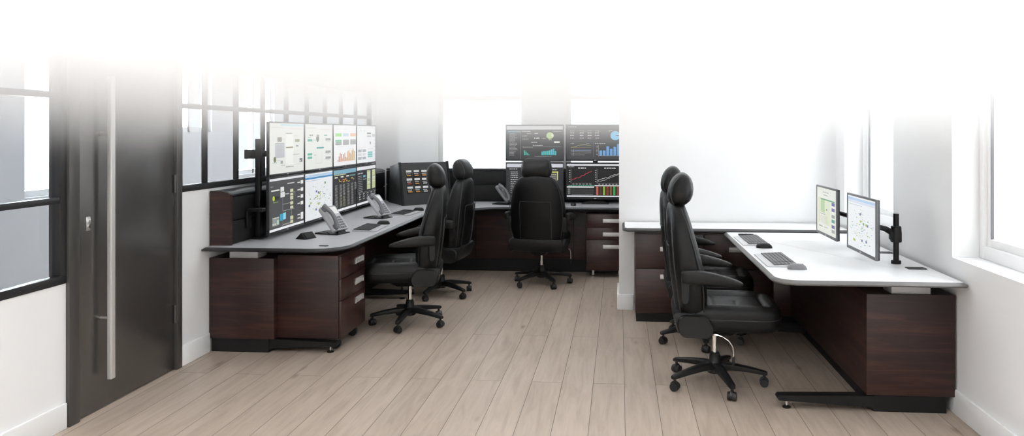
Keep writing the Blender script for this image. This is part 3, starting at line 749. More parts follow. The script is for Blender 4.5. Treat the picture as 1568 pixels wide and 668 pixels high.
# left array: two rows of four on a line along the left worktop
A0, A1 = Vector((-2.685, 5.474)), Vector((-2.797, 8.318))
dirv = (A1-A0).normalized(); pitch = (A1-A0).length/4
arot = math.atan2(dirv.y, dirv.x)-PI/2
edges = [0, .24, .482, .738, 1.0]
rows = [(1.262, 1.693, ['nearest in the upper row, pale schematic with a grey block', 'second in the upper row, pale schematic with teal tags', 'third in the upper row, coloured tiles above an orange bar chart', 'farthest in the upper row, white page with grey and teal blocks']),
        (.812, 1.256, ['nearest in the lower row, dark diagram with two blue columns', 'second in the lower row, white map with scattered green dots', 'third in the lower row, dark table of amber figures', 'farthest in the lower row, dark page with two yellow-green columns'])]
draws = [[scr_flow(0), scr_flow(1), scr_tiles(), scr_blocks()], [scr_diagram(), scr_map(1), scr_table(0), scr_table(1)]]
for (z0, z1, labs), dr in zip(rows, draws):
    for k in range(4):
        c = A0+(A1-A0)*((k+.5)/4)
        monitor('left worktop screen, '+labs[k], (c.x, c.y, (z0+z1)/2), arot, pitch-.006, z1-z0, dr[k], 'monitor bank on the left worktop', bez=.011, deep=.03)
# mount of the left array
mt = thing('monitor_mount', 'black upright rack holding the bank of eight screens on the left worktop', 'mount', (-2.812, 5.57, TOP))
for y in (0, 1.30):
    g = G(); g.box(-.02, .02, y-.02, y+.02, .006, .78, bev=.004); p = g.obj('pole', M['blackmetal'], mt)
    g = G(); g.box(-.02, .05, y-.06, y+.06, .0045, .014, bev=.003); g.obj('base_plate', M['blackmetal'], p)
g = G(); g.box(-.042, -.014, -.10, 2.6, .635, .685, bev=.004); rl = g.obj('rail', M['blackmetal'], mt)
for k in range(4):
    c = A0+(A1-A0)*((k+.5)/4); xb = c.x-.030+2.812; yb = c.y-5.57
    g = G(); g.box(-.014, xb+.004, yb-.05, yb+.05, .61, .71, bev=.003); g.obj('mount_plate', M['blackmetal'], rl)
    g = G(); g.box(xb-.012, xb+.002, yb-.03, yb+.03, .14, .64, bev=.003); g.obj('drop_bar', M['blackmetal'], rl)
g = G(); g.box(-.09, -.02, -.055, .0, .625, .695, bev=.005); g.obj('bracket', M['blackmetal'], mt)
g = G(); g.box(-.02, .11, -.16, -.10, .225, .25, bev=.003); g.box(-.02, -.005, -.16, -.10, .1, .24, bev=.003); g.box(-.012, .012, -.12, -.02, .225, .25, bev=.003); g.obj('cable_arm', M['blackmetal'], mt)

# back array
BX = [(-1.332, -.646), (-.622, .064)]
bl = [('upper left back-worktop screen, dark dashboard with a green disc and teal bars', scr_dash), ('upper right back-worktop screen with a blue pie and blue bars', scr_bars)]
bl2 = [('lower left back-worktop screen, dark list half hidden by the middle chair', scr_list), ('lower right back-worktop screen, red and white trend lines above coloured columns', scr_trend)]
for (z0, z1), ls in (((1.277, 1.705), bl), ((.83, 1.262), bl2)):
    for (x0, x1), (lab, fn) in zip(BX, ls):
        monitor(lab, ((x0+x1)/2, 8.62, (z0+z1)/2), -PI/2, x1-x0, z1-z0, fn(), 'monitors on the back worktop', bez=.012, chin=.022)
for (x0, x1), lab in zip(BX, ('black monitor stand on the back worktop behind the middle chair', 'black wedge-footed monitor stand on the back worktop beside the white partition')):
    cx = (x0+x1)/2
    ms = thing('monitor_stand', lab, 'stand', (cx, 8.68, TOP))
    g = G(); g.ring_loft([[(-.16, -.13, 0), (.16, -.13, 0), (.16, .09, 0), (-.16, .09, 0)], [(-.15, -.12, .012), (.15, -.12, .012), (.15, .085, .012), (-.15, .085, .012)], [(-.06, -.05, .04), (.06, -.05, .04), (.06, .05, .04), (-.06, .05, .04)]]); g.obj('base', M['plastic'], ms)
    g = G(); g.box(-.03, .03, .01, .05, .03, .86, bev=.004); g.obj('pole', M['blackmetal'], ms)
    for z in (.27, .71):
        g = G(); g.box(-.06, .06, -.018, .012, z-.06, z+.06, bev=.003); g.obj('mount_plate', M['blackmetal'], ms)

# wall displays high on the left wall, two rows of four
ws = ['nearest', 'second nearest', 'second farthest', 'farthest']
for r_, (z0, z1) in enumerate(((2.06, 2.55), (2.57, 3.05))):
    for k in range(4):
        y0 = 5.09+.914*k
        monitor('faint display high on the glazed left wall, %s of the %s row' % (ws[k], ('lower', 'upper')[r_]), (XL+.09, y0+.455, (z0+z1)/2), 0, .908, z1-z0, scr_wall(k+4*r_), 'video wall on the left wall', deep=.09, name='wall_display', cat='display')

# right monitors on poles
for lab, yc, fn, g_ in (('grey-framed front monitor on the right desk, white map with green dots', 4.80, lambda: scr_map(2), 0), ('grey-framed monitor at the rear of the right desk showing a green spreadsheet', 5.585, scr_sheet, 1)):
    monitor(lab, (1.525, yc, 1.022), PI, .56 if g_ == 0 else .53, .366, fn(), 'monitors on the right desk', bez=.013, bm_='bezel_gray', deep=.035)
for lab, yp, ya in (('black pole with monitor arm clamped to the right desk, in front of the wall', 4.81, 4.80), ('black pole with monitor arm on the right desk, hidden behind the front screen', 5.5, 5.585)):
    p = thing('monitor_post', lab, 'monitor post', (1.743, yp, TOP))
    g = G(); g.cyl((0, 0, .008), (0, 0, .315), .0175); g.obj('pole', M['blackmetal'], p)
    g = G(); g.lathe([(.03, 0), (.03, .02), (.018, .024)]); g.obj('base', M['blackmetal'], p)
    g = G(); g.lathe([(.03, .136), (.034, .142), (.034, .19), (.03, .236), (.0178, .24)]); g.box(-.04, .0, -.022, .022, .15, .2, bev=.006); g.obj('collar', M['blackmetal'], p)
    g = G()
    dy = ya-yp
    g.tube([(-.03, 0, .20), (-.075, -.02+dy*.3, .222), (-.125, dy*.7, .235), (-.163, dy, .244)], [.02, .018, .016, .016], 10); g.obj('arm', M['blackmetal'], p)
    g = G(); g.box(-.181, -.16, dy-.045, dy+.045, .20, .29, bev=.004); g.obj('mount_plate', M['blackmetal'], p)

# ---------------------------------------------------------------- desk equipment
def keyboard(label, loc, rz, keymat, basemat, w=.44, d=.15, palm=.0):
    """long side along local X, typist on -Y"""
    t = thing('keyboard', label, 'keyboard', loc, rz, 'keyboards on the desks')
    g = G()
    g.prism([(-d/2-palm, 0), (d/2, 0), (d/2, .018), (-d/2, .009), (-d/2-palm, .006)], -w/2, w/2, lambda a, b, c: (c, a, b)); g.obj('tray', M[basemat], t)
    g = G(); rows_ = 6
    for r_ in range(rows_):
        y0 = -d/2+.008+r_*(d-.014)/rows_; z = .009+.009*(y0+d/2)/d
        xs = [(-w/2+.01, w*.28), (w*.31, w/2-.01)]
        for xa, xb in xs:
            n = max(1, int((xb-xa)/.0195)); st = (xb-xa)/n
            k = 0
            while k < n:
                span = 5 if (r_ == 0 and k == 4 and xa < 0) else 1
                span = min(span, n-k)
                g.box(xa+k*st+.0012, xa+(k+span)*st-.0012, y0+.001, y0+(d-.014)/rows_-.0015, z, z+.0065)
                k += span
    g.obj('keys', M[keymat], t, smooth=0)
    return t
kd = thing
R90 = PI/2
keyboard('dark grey keyboard on silver tray at the front of the right desk', (1.02, 4.85, TOP+.0005), -R90, 'key', 'key_base', .46, .15, .035)
keyboard('dark grey keyboard on silver tray at the rear of the right desk', (1.015, 5.71, TOP+.0005), -R90, 'key', 'key_base', .46, .15, .035)
keyboard('black keyboard on a silver-edged tray between the two phones on the left worktop', (-2.16, 6.22, TOP+.0005), R90+.06, 'key_black', 'phone_silver', .42, .15, .05)
keyboard('black keyboard at the far end of the left worktop, before the charcoal console', (-2.2, 7.42, TOP+.0005), R90-.05, 'key_black', 'phone_silver', .42, .15, .05)
keyboard('black keyboard on the back worktop, hidden behind the middle chair', (-.83, 8.36, TOP+.0005), 0, 'key_black', 'plastic', .42, .14)
def mouse(label, loc, rz, m):
    t = thing('computer_mouse', label, 'mouse', loc, rz, 'mice on the desks')
    g = G(); n = 20
    rings = []
    for k in range(9):
        f = k/8; z = .034*math.sin(f*PI/2)
        s = math.cos(f*PI/2)**.55 if f < 1 else .02
        rings.append([((.058*s*math.copysign(abs(math.cos(a))**.8, math.cos(a))) - .006*f, .033*s*math.copysign(abs(math.sin(a))**.8, math.sin(a)), z) for a in [2*PI*i/n for i in range(n)]])
    g.ring_loft(rings); g.obj('shell', M[m], t)
    g = G(); g.cyl((.03, -.004, .0265), (.03, .004, .0265), .007, n=14); g.obj('scroll_wheel', M['castor'], t)
    return t
mouse('dark grey mouse beside the front keyboard on the right desk', (1.075, 4.565, TOP), 0, 'phone_gray')
mouse('black mouse beside the rear keyboard on the right desk', (1.04, 5.40, TOP), 0, 'plastic')
mouse('black mouse beyond the keyboard between the phones on the left worktop', (-2.13, 6.54, TOP), PI, 'plastic')
mouse('black mouse at the far end of the left worktop, before the charcoal console', (-2.13, 7.72, TOP), PI, 'plastic')
mouse('black mouse on the back worktop to the right of the middle chair', (-.52, 8.40, TOP), R90, 'plastic')
# strip socket at the rear of the right desk
t = thing('power_strip', 'small dark socket strip lying at the rear edge of the right desk', 'socket', (1.02, 6.05, TOP))
g = G(); g.box(-.06, .06, -.018, .018, 0, .012, bev=.003); g.obj('body', M['plastic'], t)
for x in (-.03, .0, .03):
    g = G(); g.box(x-.009, x+.009, -.01, .01, .012, .0135); g.obj('socket', M['blackpanel'], t)
# pop-up power wedge on the left worktop
t = thing('power_wedge', 'small black triangular pop-up socket box on the near end of the left worktop', 'socket', (-2.44, 5.60, TOP), -.35)
g = G(); g.prism([(-.055, 0), (.05, 0), (.002, .05)], -.06, .06, lambda a, b, c: (a, c, b)); g.obj('body', M['plastic'], t)
g = G(); g.prism([(.046, .008), (.012, .044), (.0145, .0462), (.0485, .0102)], -.045, .045, lambda a, b, c: (a, c, b)); g.obj('socket_plate', M['blackpanel'], t)

def phone(label, loc, rz, skin='phone_silver'):
    """desk phone: front looks to local +X, handset on the -Y side"""
    t = thing('desk_phone', label, 'telephone', loc, rz, 'desk phones')
    ang = math.radians(38)      # slope of the face from vertical
    ux = Vector((-math.sin(ang), 0, math.cos(ang)))   # up along the face
    nx = Vector((math.cos(ang), 0, math.sin(ang)))    # out of the face
    O = Vector((.075, 0, .03))
    def W(y, u, n): return tuple(O+ux*u+nx*n+Vector((0, y, 0)))
    g = G(); g.prism([(-.12, 0), (.10, 0), (.10, .008), (-.12, .012)], -.085, .085, lambda a, b, c: (a, c, b)); g.prism([(.06, .008), (.09, .008), (.03, .075), (-.005, .075)], -.05, .05, lambda a, b, c: (a, c, b)); g.obj('stand', M['plastic'], t)
    g = G()
    prof = round_poly([(-.10, 0, .012), (.10, 0, .012), (.10, .235, .02), (-.10, .235, .02)], 4)
    g.ring_loft([[W(y*.97, u*.98, -.018) for y, u in prof], [W(y, u, -.008) for y, u in prof], [W(y, u, .006) for y, u in prof], [W(y*.96, u*.985+.002, .012) for y, u in prof]]); g.obj('body', M[skin], t)
    g = G()
    g.ring_loft([[W(y, u, n) for y, u in ((-.02, .155), (.085, .155), (.085, .22), (-.02, .22))] for n in (.0115, .0135)]); g.obj('display', M['label'], t)
    g = G()
    for i in range(4):
        for j in range(5):
            y, u = -.01+i*.025, .02+j*.024
            g.ring_loft([[W(y+a, u+b, n) for a, b in ((-.009, -.008), (.009, -.008), (.009, .008), (-.009, .008))] for n in (.011, .016)])
    g.obj('keypad', M['phone_gray'], t)
    # handset: two ear pieces joined by an arched grip
    g = G()
    pts, rr = [], []
    for k in range(15):
        f = k/14; u = .012+.215*f; n = .028+.030*math.sin(f*PI)
        pts.append(W(-.070, u, n)); rr.append(.017+.009*abs(2*f-1)**3)
    g.tube(pts, rr, 12)
    for u in (.03, .208):
        a = Vector(W(-.070, u, .012)); b = Vector(W(-.070, u, .04)); g.cyl(a, b, .026, .024, 16)
    g.obj('handset', M['phone_gray'], t)
    g = G(); pts = []
    for k in range(60):
        f = k/59; pts.append((.03-.11*f+.006*math.cos(k*1.7), -.096+.006*math.sin(k*1.7), .013+.012*math.sin(f*PI)))
    g.tube(pts, .002, 5); g.obj('coiled_cord', M['plastic'], t)
    return t
phone('silver desk phone at the near end of the left worktop, before the map screen', (-2.34, 5.90, TOP), -.25)
phone('silver desk phone midway along the left worktop, before the farthest screens', (-2.33, 7.02, TOP), -.25)
p = phone('grey desk phone on the back worktop to the left of the middle chair', (-1.33, 8.50, TOP), -.2, 'phone_gray')
# charcoal push-button console in the corner
t = thing('button_console', 'charcoal console with rows of labelled buttons where left and back worktops meet', 'console', (-2.30, 8.45, TOP))
FL, FR = Vector((-.135, -.255, 0)), Vector((.305, .185, 0))
fdir = (FR-FL).normalized(); fnor = Vector((fdir.y, -fdir.x, 0)); FW = (FR-FL).length
base_ = [FL, FR, Vector((.19, .335, 0)), Vector((-.33, .335, 0)), Vector((-.45, .19, 0))]
top_ = [FL-fnor*.09+Vector((0, 0, .485)), FR-fnor*.09+Vector((0, 0, .485)), Vector((.17, .325, .45)), Vector((-.32, .325, .44)), Vector((-.43, .185, .43))]
g = G(); g.ring_loft([[tuple(v) for v in base_], [tuple(v) for v in top_]]); g.obj('body', M['turret'], t)
def TP(y, v, n):   # on the leaning face
    s = -fnor*.09+Vector((0, 0, .485)); nn = (fnor*.485+Vector((0, 0, .09))).normalized()
    return tuple((FL+FR)/2+fdir*y+s*v+nn*n)
g = G(); g.ring_loft([[TP(y, v, n) for y, v in ((-.3, .05), (.3, .05), (.3, .95), (-.3, .95))] for n in (-.002, .006)]); g.obj('front_panel', M['turret'], t)
for s_ in (-1, 1):
    g = G(); g.ring_loft([[TP(s_*.315+a, v, n) for a, v in ((-.012, 0), (.012, 0), (.012, 1.01), (-.012, 1.01))] for n in (-.01, .014)]); g.obj('side_rail', M['plastic'], t)
for r_ in range(3):
    for c_ in range(5):
        y, v = -.215+c_*.1, .76-r_*.19
        g = G(); g.ring_loft([[TP(y+a, v+b, n) for a, b in ((-.036, -.10), (.036, -.10), (.036, .062), (-.036, .062))] for n in (.006, .012)]); k = g.obj('button', M['blackpanel'], t)
        g = G(); g.ring_loft([[TP(y+a, v+b, n) for a, b in ((-.034, .008), (.034, .008), (.034, .055), (-.034, .055))] for n in (.0115, .016)]); g.obj('button_label', M['label'], k)
        g = G()
        for q in range(4): g.ring_loft([[TP(y-.026+q*.014+a, v-.025+b, n) for a, b in ((-.005, -.01), (.005, -.01), (.005, .006), (-.005, .006))] for n in (.0115, .0145)])
        g.obj('lettering', M['label'], k)
        g = G()
        for q in range(3): g.ring_loft([[TP(y-.018+q*.018+a, v-.065+b, n) for a, b in ((-.008, -.014), (.008, -.014), (.008, .01), (-.008, .01))] for n in (.0115, .0145)])
        g.obj('lettering', M['red'] if (r_ == 1 and c_ == 0) else (M['amber'] if c_ < 2 or r_ == 0 else M['label']), k)

# ---------------------------------------------------------------- chairs
def sgnpow(v, p): return math.copysign(abs(v)**p, v)
def lerp_tab(tab, z):
    for a, b in zip(tab, tab[1:]):
        if a[0] <= z <= b[0]:
            t = (z-a[0])/(b[0]-a[0]); t = t*t*(3-2*t) if False else t
            return [p+(q-p)*t for p, q in zip(a[1:], b[1:])]
    return tab[-1][1:] if z > tab[-1][0] else tab[0][1:]

def make_chair():
    """faces local +X, origin on the floor under the gas lift; returns (upper thing root)"""
    t = thing('office_chair', 'chair', 'chair', (0, 0, 0), 0, 'black high-back control room chairs')
    # star base pivot so that the base may be turned against the seat
    R_ = .305
    g = G()
    g.lathe([(.045, .075), (.052, .085), (.05, .125), (.036, .15), (.034, .19)], n=24)
    for k in range(5):
        a = k*2*PI/5; ca, sa = math.cos(a), math.sin(a)
        rings = []
        for r, zc, w, h in ((.03, .118, .036, .050), (.10, .118, .034, .046), (.20, .106, .029, .038), (.27, .094, .025, .032), (.315, .086, .022, .028), (.325, .084, .016, .02)):
            ring = []
            for i in range(12):
                b = 2*PI*i/12
                yy = w*sgnpow(math.cos(b), .6)*.9; zz = zc+h/2*sgnpow(math.sin(b), .6)
                ring.append((r*ca-yy*sa, r*sa+yy*ca, zz))
            rings.append(ring)
        g.ring_loft(rings)
    base = g.obj('star_base', M['plastic'], t)
    for k in range(5):
        a = k*2*PI/5; c = Vector((R_*math.cos(a), R_*math.sin(a), 0))
        ta = a+1.1+k*.5; d = Vector((math.cos(ta), math.sin(ta), 0)); s = Vector((-d.y, d.x, 0))
        g = G()
        for o in (-1, 1): g.cyl(c+s*(o*.006)+Vector((0, 0, .0275)), c+s*(o*.026)+Vector((0, 0, .0275)), .0275, .025, 20)
        g.cyl(c+Vector((0, 0, .03)), c+Vector((0, 0, .078)), .009, n=10)
        g.cyl(c-s*.008+Vector((0, 0, .034)), c+s*.008+Vector((0, 0, .034)), .029, n=16)
        g.obj('castor', M['castor'], base)
    g = G(); g.cyl((0, 0, .185), (0, 0, .345), .0155, n=20); lift = g.obj('gas_lift', M['chrome'], t)
    g = G(); g.lathe([(.03, .12), (.03, .20), (.027, .204)]); g.obj('lift_sleeve', M['plastic'], lift)
    # mechanism
    g = G()
    g.ring_loft([[(x, y, .325+.0*x) for x, y in round_poly([(-.13, -.06, .02), (.11, -.06, .02), (.11, .06, .02), (-.13, .06, .02)], 4)], [(x, y, .37) for x, y in round_poly([(-.18, -.10, .03), (.18, -.10, .03), (.18, .10, .03), (-.18, .10, .03)], 4)], [(x, y, .40) for x, y in round_poly([(-.19, -.12, .03), (.2, -.12, .03), (.2, .12, .03), (-.19, .12, .03)], 4)]])
    mech = g.obj('tilt_mechanism', M['plastic'], t)
    g = G(); g.tube([(-.03, -.27, .388), (.02, -.29, .382), (.06, -.30, .358), (.082, -.30, .325), (.088, -.30, .29), (.088, -.30, .262)], .0034, 8); lv = g.obj('lever', M['chrome'], t)
    g = G(); g.tube([(.088, -.30, .265), (.088, -.30, .255), (.087, -.30, .22), (.085, -.30, .207)], [.004, .008, .009, .004], 10); g.obj('lever_grip', M['plastic'], lv)
    # seat: padded, tufted, raised rim and waterfall front
    HX0, HX1, HW = -.20, .388, .262
    def seat_ring(n, grow, z, drop=0):
        pts = round_poly([(HX0-grow, -HW-grow, .09), (HX1+grow, -HW-grow*.9, .13), (HX1+grow, HW+grow*.9, .13), (HX0-grow, HW+grow, .09)], 8)
        return [(x, y, z-drop*max(0, (x-.2)/.2)**2) for x, y in pts]
    g = G()
    rings = [seat_ring(0, -.03, .39), seat_ring(0, -.006, .40), seat_ring(0, .0, .435, .0), seat_ring(0, .0, .50, .005), seat_ring(0, -.008, .53, .01), seat_ring(0, -.028, .549, .015)]
    g.ring_loft(rings, True, False)
    # top surface
    top = seat_ring(0, -.028, .549, .015)
    n = len(top); cx, cy = .1, 0
    prev = top
    def seam(x, y, s):
        d = 0
        for yy in (-.15, .15): d += .010*math.exp(-((y-yy)/.008)**2) * (1 if -.15 < x < .31 else 0)
        for xx in (-.02, .13): d += .008*math.exp(-((x-xx)/.008)**2) * (1 if abs(y) < .15 else 0)
        d += .008*math.exp(-((x-.285)/.01)**2)*(1 if abs(y) < .2 else 0)
        return d
    NS = 26
    rings2 = []
    for k in range(NS+1):
        f = 1-k/NS
        f2 = f**.9
        ring = []
        for (x, y, z) in top:
            X = cx+(x-cx)*f2; Y = cy+(y-cy)*f2
            e = max(abs(Y)/.235, abs(X-.1)/.27)
            dish = -.022*max(0, 1-e**3)+.012*math.exp(-((e-.86)/.14)**2)
            ring.append((X, Y, .549-.015*max(0, (X-.2)/.2)**2+dish*(1 if k else 0)-seam(X, Y, e)*(1 if k > 1 else 0)))
        rings2.append(ring)
    g.ring_loft(rings2, False, False)
    bmesh.ops.remove_doubles(g.bm, verts=g.bm.verts, dist=.0004)
    seat = g.obj('seat', M['leather'], t, smooth=60)
    g = G(); g.tube([p for p in seat_ring(0, .001, .47)]+[seat_ring(0, .001, .47)[0]], .003, 6); g.obj('seat_piping', M['piping'], seat)
    # hip covers and rear shell joining seat and back
    for s in (-1, 1):
        g = G()
        pl = round_poly([(-.225, .365, .05), (-.045, .365, .03), (-.02, .425, .05), (-.07, .50, .06), (-.255, .50, .05)], 6)
        g.ring_loft([[(x, s*.262, z) for x, z in pl], [(x, s*.292, z) for x, z in pl], [(-.13+(x+.13)*.94, s*.299, .435+(z-.435)*.93) for x, z in pl]])
        g.obj('hip_cover', M['leather2'], t)
    g = G()
    rings = []
    for z, gx, w in ((.375, -.215, .20), (.385, -.235, .262), (.44, -.25, .272), (.495, -.262, .27), (.507, -.255, .262)):
        rings.append([(gx, -w, z), (gx-.012, -w*.6, z), (gx-.016, 0, z), (gx-.012, w*.6, z), (gx, w, z), (gx+.12, w, z), (gx+.12, 0, z), (gx+.12, -w, z)])
    g.ring_loft(rings); g.obj('rear_shell', M['leather2'], t, smooth=50)
    # backrest
    TAB = [(.44, -.245, -.06, .235), (.52, -.258, -.045, .262), (.62, -.272, -.045, .281), (.72, -.285, -.058, .288), (.82, -.295, -.08, .286), (.92, -.303, -.108, .277), (1.0, -.308, -.132, .26), (1.06, -.309, -.15, .238), (1.11, -.306, -.168, .205), (1.145, -.300, -.185, .165), (1.165, -.288, -.205, .12)]
    def back_ring(z, infl=0, n=40):
        xr, xf, w = lerp_tab(TAB, z)
        ring = []
        for i in range(n):
            a = 2*PI*i/n
            c, s = math.cos(a), math.sin(a)
            y = w*sgnpow(s, .72)
            if c >= 0:      # front: bolsters forward, hollow middle
                e = abs(y)/w
                x = xr+(xf-xr)*(.5+.5*sgnpow(c, .45)) - .035*(1-min(1, e/.75)**2)*(c**.3) 
                x += -.0
            else:
                e = abs(y)/w
                x = xr+(xf-xr)*(.5-.5*abs(c)**.55)+.02*e**2
            ring.append((x, y, z))
        return ring
    g = G()
    zs = [.44+.725*k/34 for k in range(35)]
    rings = [back_ring(z) for z in zs]
    c0 = [(-.15+(x+.15)*.8, y*.8, .43) for x, y, z in rings[0]]
    c1 = [(-.245+(x+.245)*.6, y*.6, 1.176) for x, y, z in rings[-1]]
    g.ring_loft([c0]+rings+[c1])
    back = g.obj('backrest', M['leather'], t, smooth=70)
    # piping along both front edges and the rear shell edge
    for idx, nm in ((None, 'front_piping'), (1, 'rear_piping')):
        for s in (-1, 1):
            pts = []
            for z in [.47+.66*k/26 for k in range(27)]:
                xr, xf, w = lerp_tab(TAB, z)
                if idx is None: pts.append((xf-.040, s*(w*.985), z))
                else: pts.append((xr+.030, s*(w*.975), z))
            g = G(); g.tube(pts, .0035, 6); g.obj(nm, M['piping'], back)
    pts = []
    for k in range(41):
        f = k/40*2-1
        y = .165*sgnpow(math.sin(f*PI/2), .8) if abs(f) < 1 else .165*f
        z = .50+.40*min(1, (1-abs(f))*4.2)**.6
        y = math.copysign(min(.165, .165*((abs(f))/.78)**1), f)
        xr = lerp_tab(TAB, z)[0]; w = lerp_tab(TAB, z)[2]
        pts.append((xr+.02*(abs(y)/w)**2-.001+.004*abs(y)/w, y, z))
    g = G(); g.tube(pts, .004, 6); g.obj('rear_seam', M['piping'], back)
    # headrest
    HT = [(1.142, -.262, -.205, .10), (1.152, -.282, -.182, .135), (1.175, -.297, -.155, .155), (1.21, -.301, -.140, .160), (1.25, -.296, -.136, .157), (1.285, -.283, -.140, .150), (1.315, -.264, -.152, .140), (1.335, -.243, -.170, .122), (1.346, -.22, -.19, .09)]
    g = G(); rings = []
    for z, xr, xf, w in HT:
        rings.append([((xr+xf)/2+(xf-xr)/2*sgnpow(math.cos(a), .8), w*sgnpow(math.sin(a), .5), z) for a in [2*PI*i/36 for i in range(36)]])
    g.ring_loft(rings); hr = g.obj('headrest', M['leather'], t, smooth=80)
    g = G(); rg = []
    for z, xr, xf, w in HT: rg.append((xr+.022, -w*.93, z))
    for s in (-1, 1):
        g = G(); g.tube([(xr+.016+.01*(abs(z-1.24)/.1), s*(w*.965), z) for z, xr, xf, w in HT[1:-1]], .003, 6); g.obj('headrest_piping', M['piping'], hr)
    g = G(); g.box(-.26, -.22, -.05, .05, 1.10, 1.16, bev=.008); g.obj('headrest_post', M['plastic'], hr)
    # arms
    for s in (-1, 1):
        g = G(); rings = []
        for x, zt, zb, w in ((-.222, .765, .715, .014), (-.215, .778, .702, .026), (-.18, .783, .697, .031), (-.10, .778, .695, .034), (-.02, .764, .693, .035), (.05, .746, .691, .034), (.105, .728, .691, .030), (.132, .717, .693, .022), (.14, .710, .698, .011)):
            y = s*.325; zc, h = (zt+zb)/2, (zt-zb)/2
            rings.append([(x, y+w*sgnpow(math.cos(a), .55), zc+h*sgnpow(math.sin(a), .75)) for a in [2*PI*i/24 for i in range(24)]])
        g.ring_loft(rings); ar = g.obj('armrest', M['leather2'], t, smooth=60)
        g = G(); pl = round_poly([(-.215, .575, .022), (-.172, .575, .022), (-.165, .74, .02), (-.22, .74, .02)], 5)
        g.ring_loft([[(x, s*.272, z) for x, z in pl], [(x, s*.305, z) for x, z in pl], [(-.22+(x+.22)*.85, s*.311, z) for x, z in pl]]); g.obj('arm_pivot', M['plastic'], ar)
    return t

chair0 = make_chair()
spots = [
    (.61, 4.78, math.radians(-3), 66, 'front black leather chair at the right desk, nearest of all the chairs'),
    (.62, 5.75, math.radians(-3), 56, 'black leather chair at the right desk mostly hidden behind the front chair'),
    (-1.755, 6.09, math.radians(192), 52, 'black leather chair side on at the near end of the left worktop'),
    (-1.757, 7.2, math.radians(176), 38, 'black leather chair at the left worktop turned towards the charcoal console'),
    (-.822, 7.80, math.radians(83), 12, 'black leather chair seen from behind before the four dark screens'),
]
for i, (x, y, rz, brot, lab) in enumerate(spots):
    c = chair0 if i == 0 else copy_tree(chair0)
    c.location = (x, y, 0); c.rotation_euler = (0, 0, rz); c['label'] = lab
    for ch in c.children:
        if ch.name.startswith('star_base'): ch.rotation_euler = (0, 0, math.radians(brot)-rz)

# ---------------------------------------------------------------- light, sky, added haze, camera
w = bpy.data.worlds.new('sky'); S.world = w; w.use_nodes = True
bg = w.node_tree.nodes['Background']; bg.inputs[0].default_value = (.985, .992, 1, 1); bg.inputs[1].default_value = LG['sky']

def area(name, loc, rot, sx, sy, power, col=(1, 1, 1)):
    l = bpy.data.lights.new(name, 'AREA'); l.shape = 'RECTANGLE'; l.size = sx; l.size_y = sy; l.energy = power; l.color = col
    o = bpy.data.objects.new(name, l); COL.objects.link(o); o.location = loc; o.rotation_euler = rot
    return o
for a, b, c, d in RW: area('daylight', (XR+.4, (a+b)/2, (c+d)/2), (0, PI/2, 0), d-c, b-a, LG['right'], (.985, .99, 1))
for a, b, c, d in BW: area('daylight', ((a+b)/2, YB+.4, (c+d)/2), (-PI/2, 0, 0), b-a, d-c, LG['back'], (.96, .98, 1))
for a, b, c, d in CW: area('daylight', (CX-.4, (a+b)/2, (c+d)/2), (0, -PI/2, 0), d-c, b-a, LG['corridor'], (.96, .98, 1))
# added fill lamps under the ceiling, unseen, brightening room and haze
for x, wx in ((-2.2, 1.5), (-.55, 1.), (1.1, .75)):
    for y, wy in ((-.4, 2.0), (2.0, 1.5), (3.9, 1.3), (5.9, .5), (8.1, .2)):
        if y < 0 and x > 0: continue      # no added fill at the front right, keeping that wall darker
        area('unseen_fill_lamp', (x, y, CEIL-.04), (0, 0, 0), 1.16, .56, LG['ceiling']*wx*wy, (.965, .985, 1))

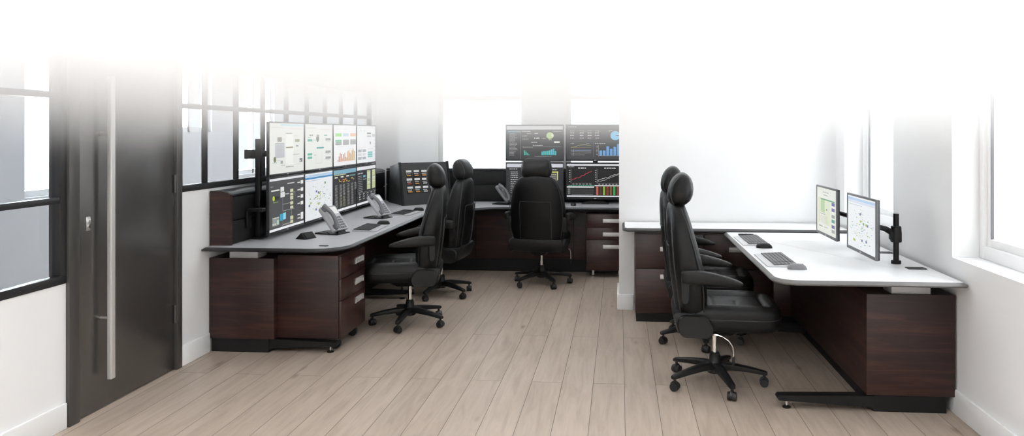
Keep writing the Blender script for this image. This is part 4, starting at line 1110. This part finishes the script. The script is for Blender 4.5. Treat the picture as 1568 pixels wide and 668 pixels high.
# added haze volume standing in for a fade to white, denser upwards
FADE_HAZE = True
if FADE_HAZE:
    m = bpy.data.materials.new('white_fade_haze'); m.use_nodes = True; nt = m.node_tree; nt.nodes.clear()
    out = nt.nodes.new('ShaderNodeOutputMaterial'); vs = nt.nodes.new('ShaderNodeVolumeScatter')
    vs.inputs['Color'].default_value = (1, 1, 1, 1); vs.inputs['Anisotropy'].default_value = 0
    gm = nt.nodes.new('ShaderNodeNewGeometry'); sp = nt.nodes.new('ShaderNodeSeparateXYZ'); nt.links.new(gm.outputs['Position'], sp.inputs[0])
    rz = nt.nodes.new('ShaderNodeMapRange'); rz.inputs[1].default_value = 1.3; rz.inputs[2].default_value = 2.8; nt.links.new(sp.outputs['Z'], rz.inputs[0])
    fc = nt.nodes.new('ShaderNodeFloatCurve'); cu = fc.mapping.curves[0]
    # height (0..1 over 1.3-2.8 m) -> share of the full density
    for x_, y_ in [((h-1.3)/1.5, q/4) for h, q in ((1.48, 0), (1.54, .02), (1.6, .085), (1.7, .26), (1.8, .52), (1.9, .85), (2.0, 1.2), (2.2, 2.1), (2.5, 3.5))]: cu.points.new(x_, y_)
    cu.points[0].location = (0, 0); cu.points[-1].location = (1, 1)
    fc.mapping.update()
    nt.links.new(rz.outputs[0], fc.inputs['Value'])
    ry = nt.nodes.new('ShaderNodeMapRange'); ry.inputs[1].default_value = 3.6; ry.inputs[2].default_value = 6.6; ry.inputs[3].default_value = 4.0; ry.inputs[4].default_value = .6; nt.links.new(sp.outputs['Y'], ry.inputs[0])
    rf = nt.nodes.new('ShaderNodeMapRange'); rf.inputs[1].default_value = 1.2; rf.inputs[2].default_value = 2.4; nt.links.new(sp.outputs['Y'], rf.inputs[0])
    mu = nt.nodes.new('ShaderNodeMath'); mu.operation = 'MULTIPLY'; nt.links.new(fc.outputs[0], mu.inputs[0]); nt.links.new(ry.outputs[0], mu.inputs[1])
    m2 = nt.nodes.new('ShaderNodeMath'); m2.operation = 'MULTIPLY'; nt.links.new(mu.outputs[0], m2.inputs[0]); nt.links.new(rf.outputs[0], m2.inputs[1]); nt.links.new(m2.outputs[0], vs.inputs['Density']); nt.links.new(vs.outputs[0], out.inputs['Volume'])
    g = G(); g.box(XL+.001, XR-.001, 1.2, YB-.001, 1.45, CEIL-.05)
    hz = g.obj('fade_haze', m, None, smooth=0); tag(hz, 'added white haze standing in for a fade to white over the upper room', 'fade_haze', kind='stuff')

S.cycles.max_bounces = 16; S.cycles.diffuse_bounces = 5; S.cycles.glossy_bounces = 4; S.cycles.transparent_max_bounces = 16
S.cycles.volume_bounces = 8; S.cycles.sample_clamp_indirect = 6; S.cycles.caustics_reflective = False; S.cycles.caustics_refractive = False
S.cycles.use_denoising = True
S.cycles.volume_step_rate = .6; S.cycles.volume_max_steps = 128

S.view_settings.view_transform = 'Standard'; S.view_settings.look = 'None'; S.view_settings.gamma = 1; S.view_settings.use_curve_mapping = False
S.view_settings.exposure = 0.0

cam = bpy.data.cameras.new('camera'); co = bpy.data.objects.new('camera', cam); COL.objects.link(co)
cam.sensor_fit = 'HORIZONTAL'; cam.sensor_width = 36; cam.lens = 1130/1568*36
cam.shift_x = -(859-784)/1568; cam.shift_y = -(334-204.5)/1568
cam.clip_start = .05
co.location = (0, 0, 1.6); co.rotation_euler = (PI/2, 0, math.atan(89/1130))
S.camera = co
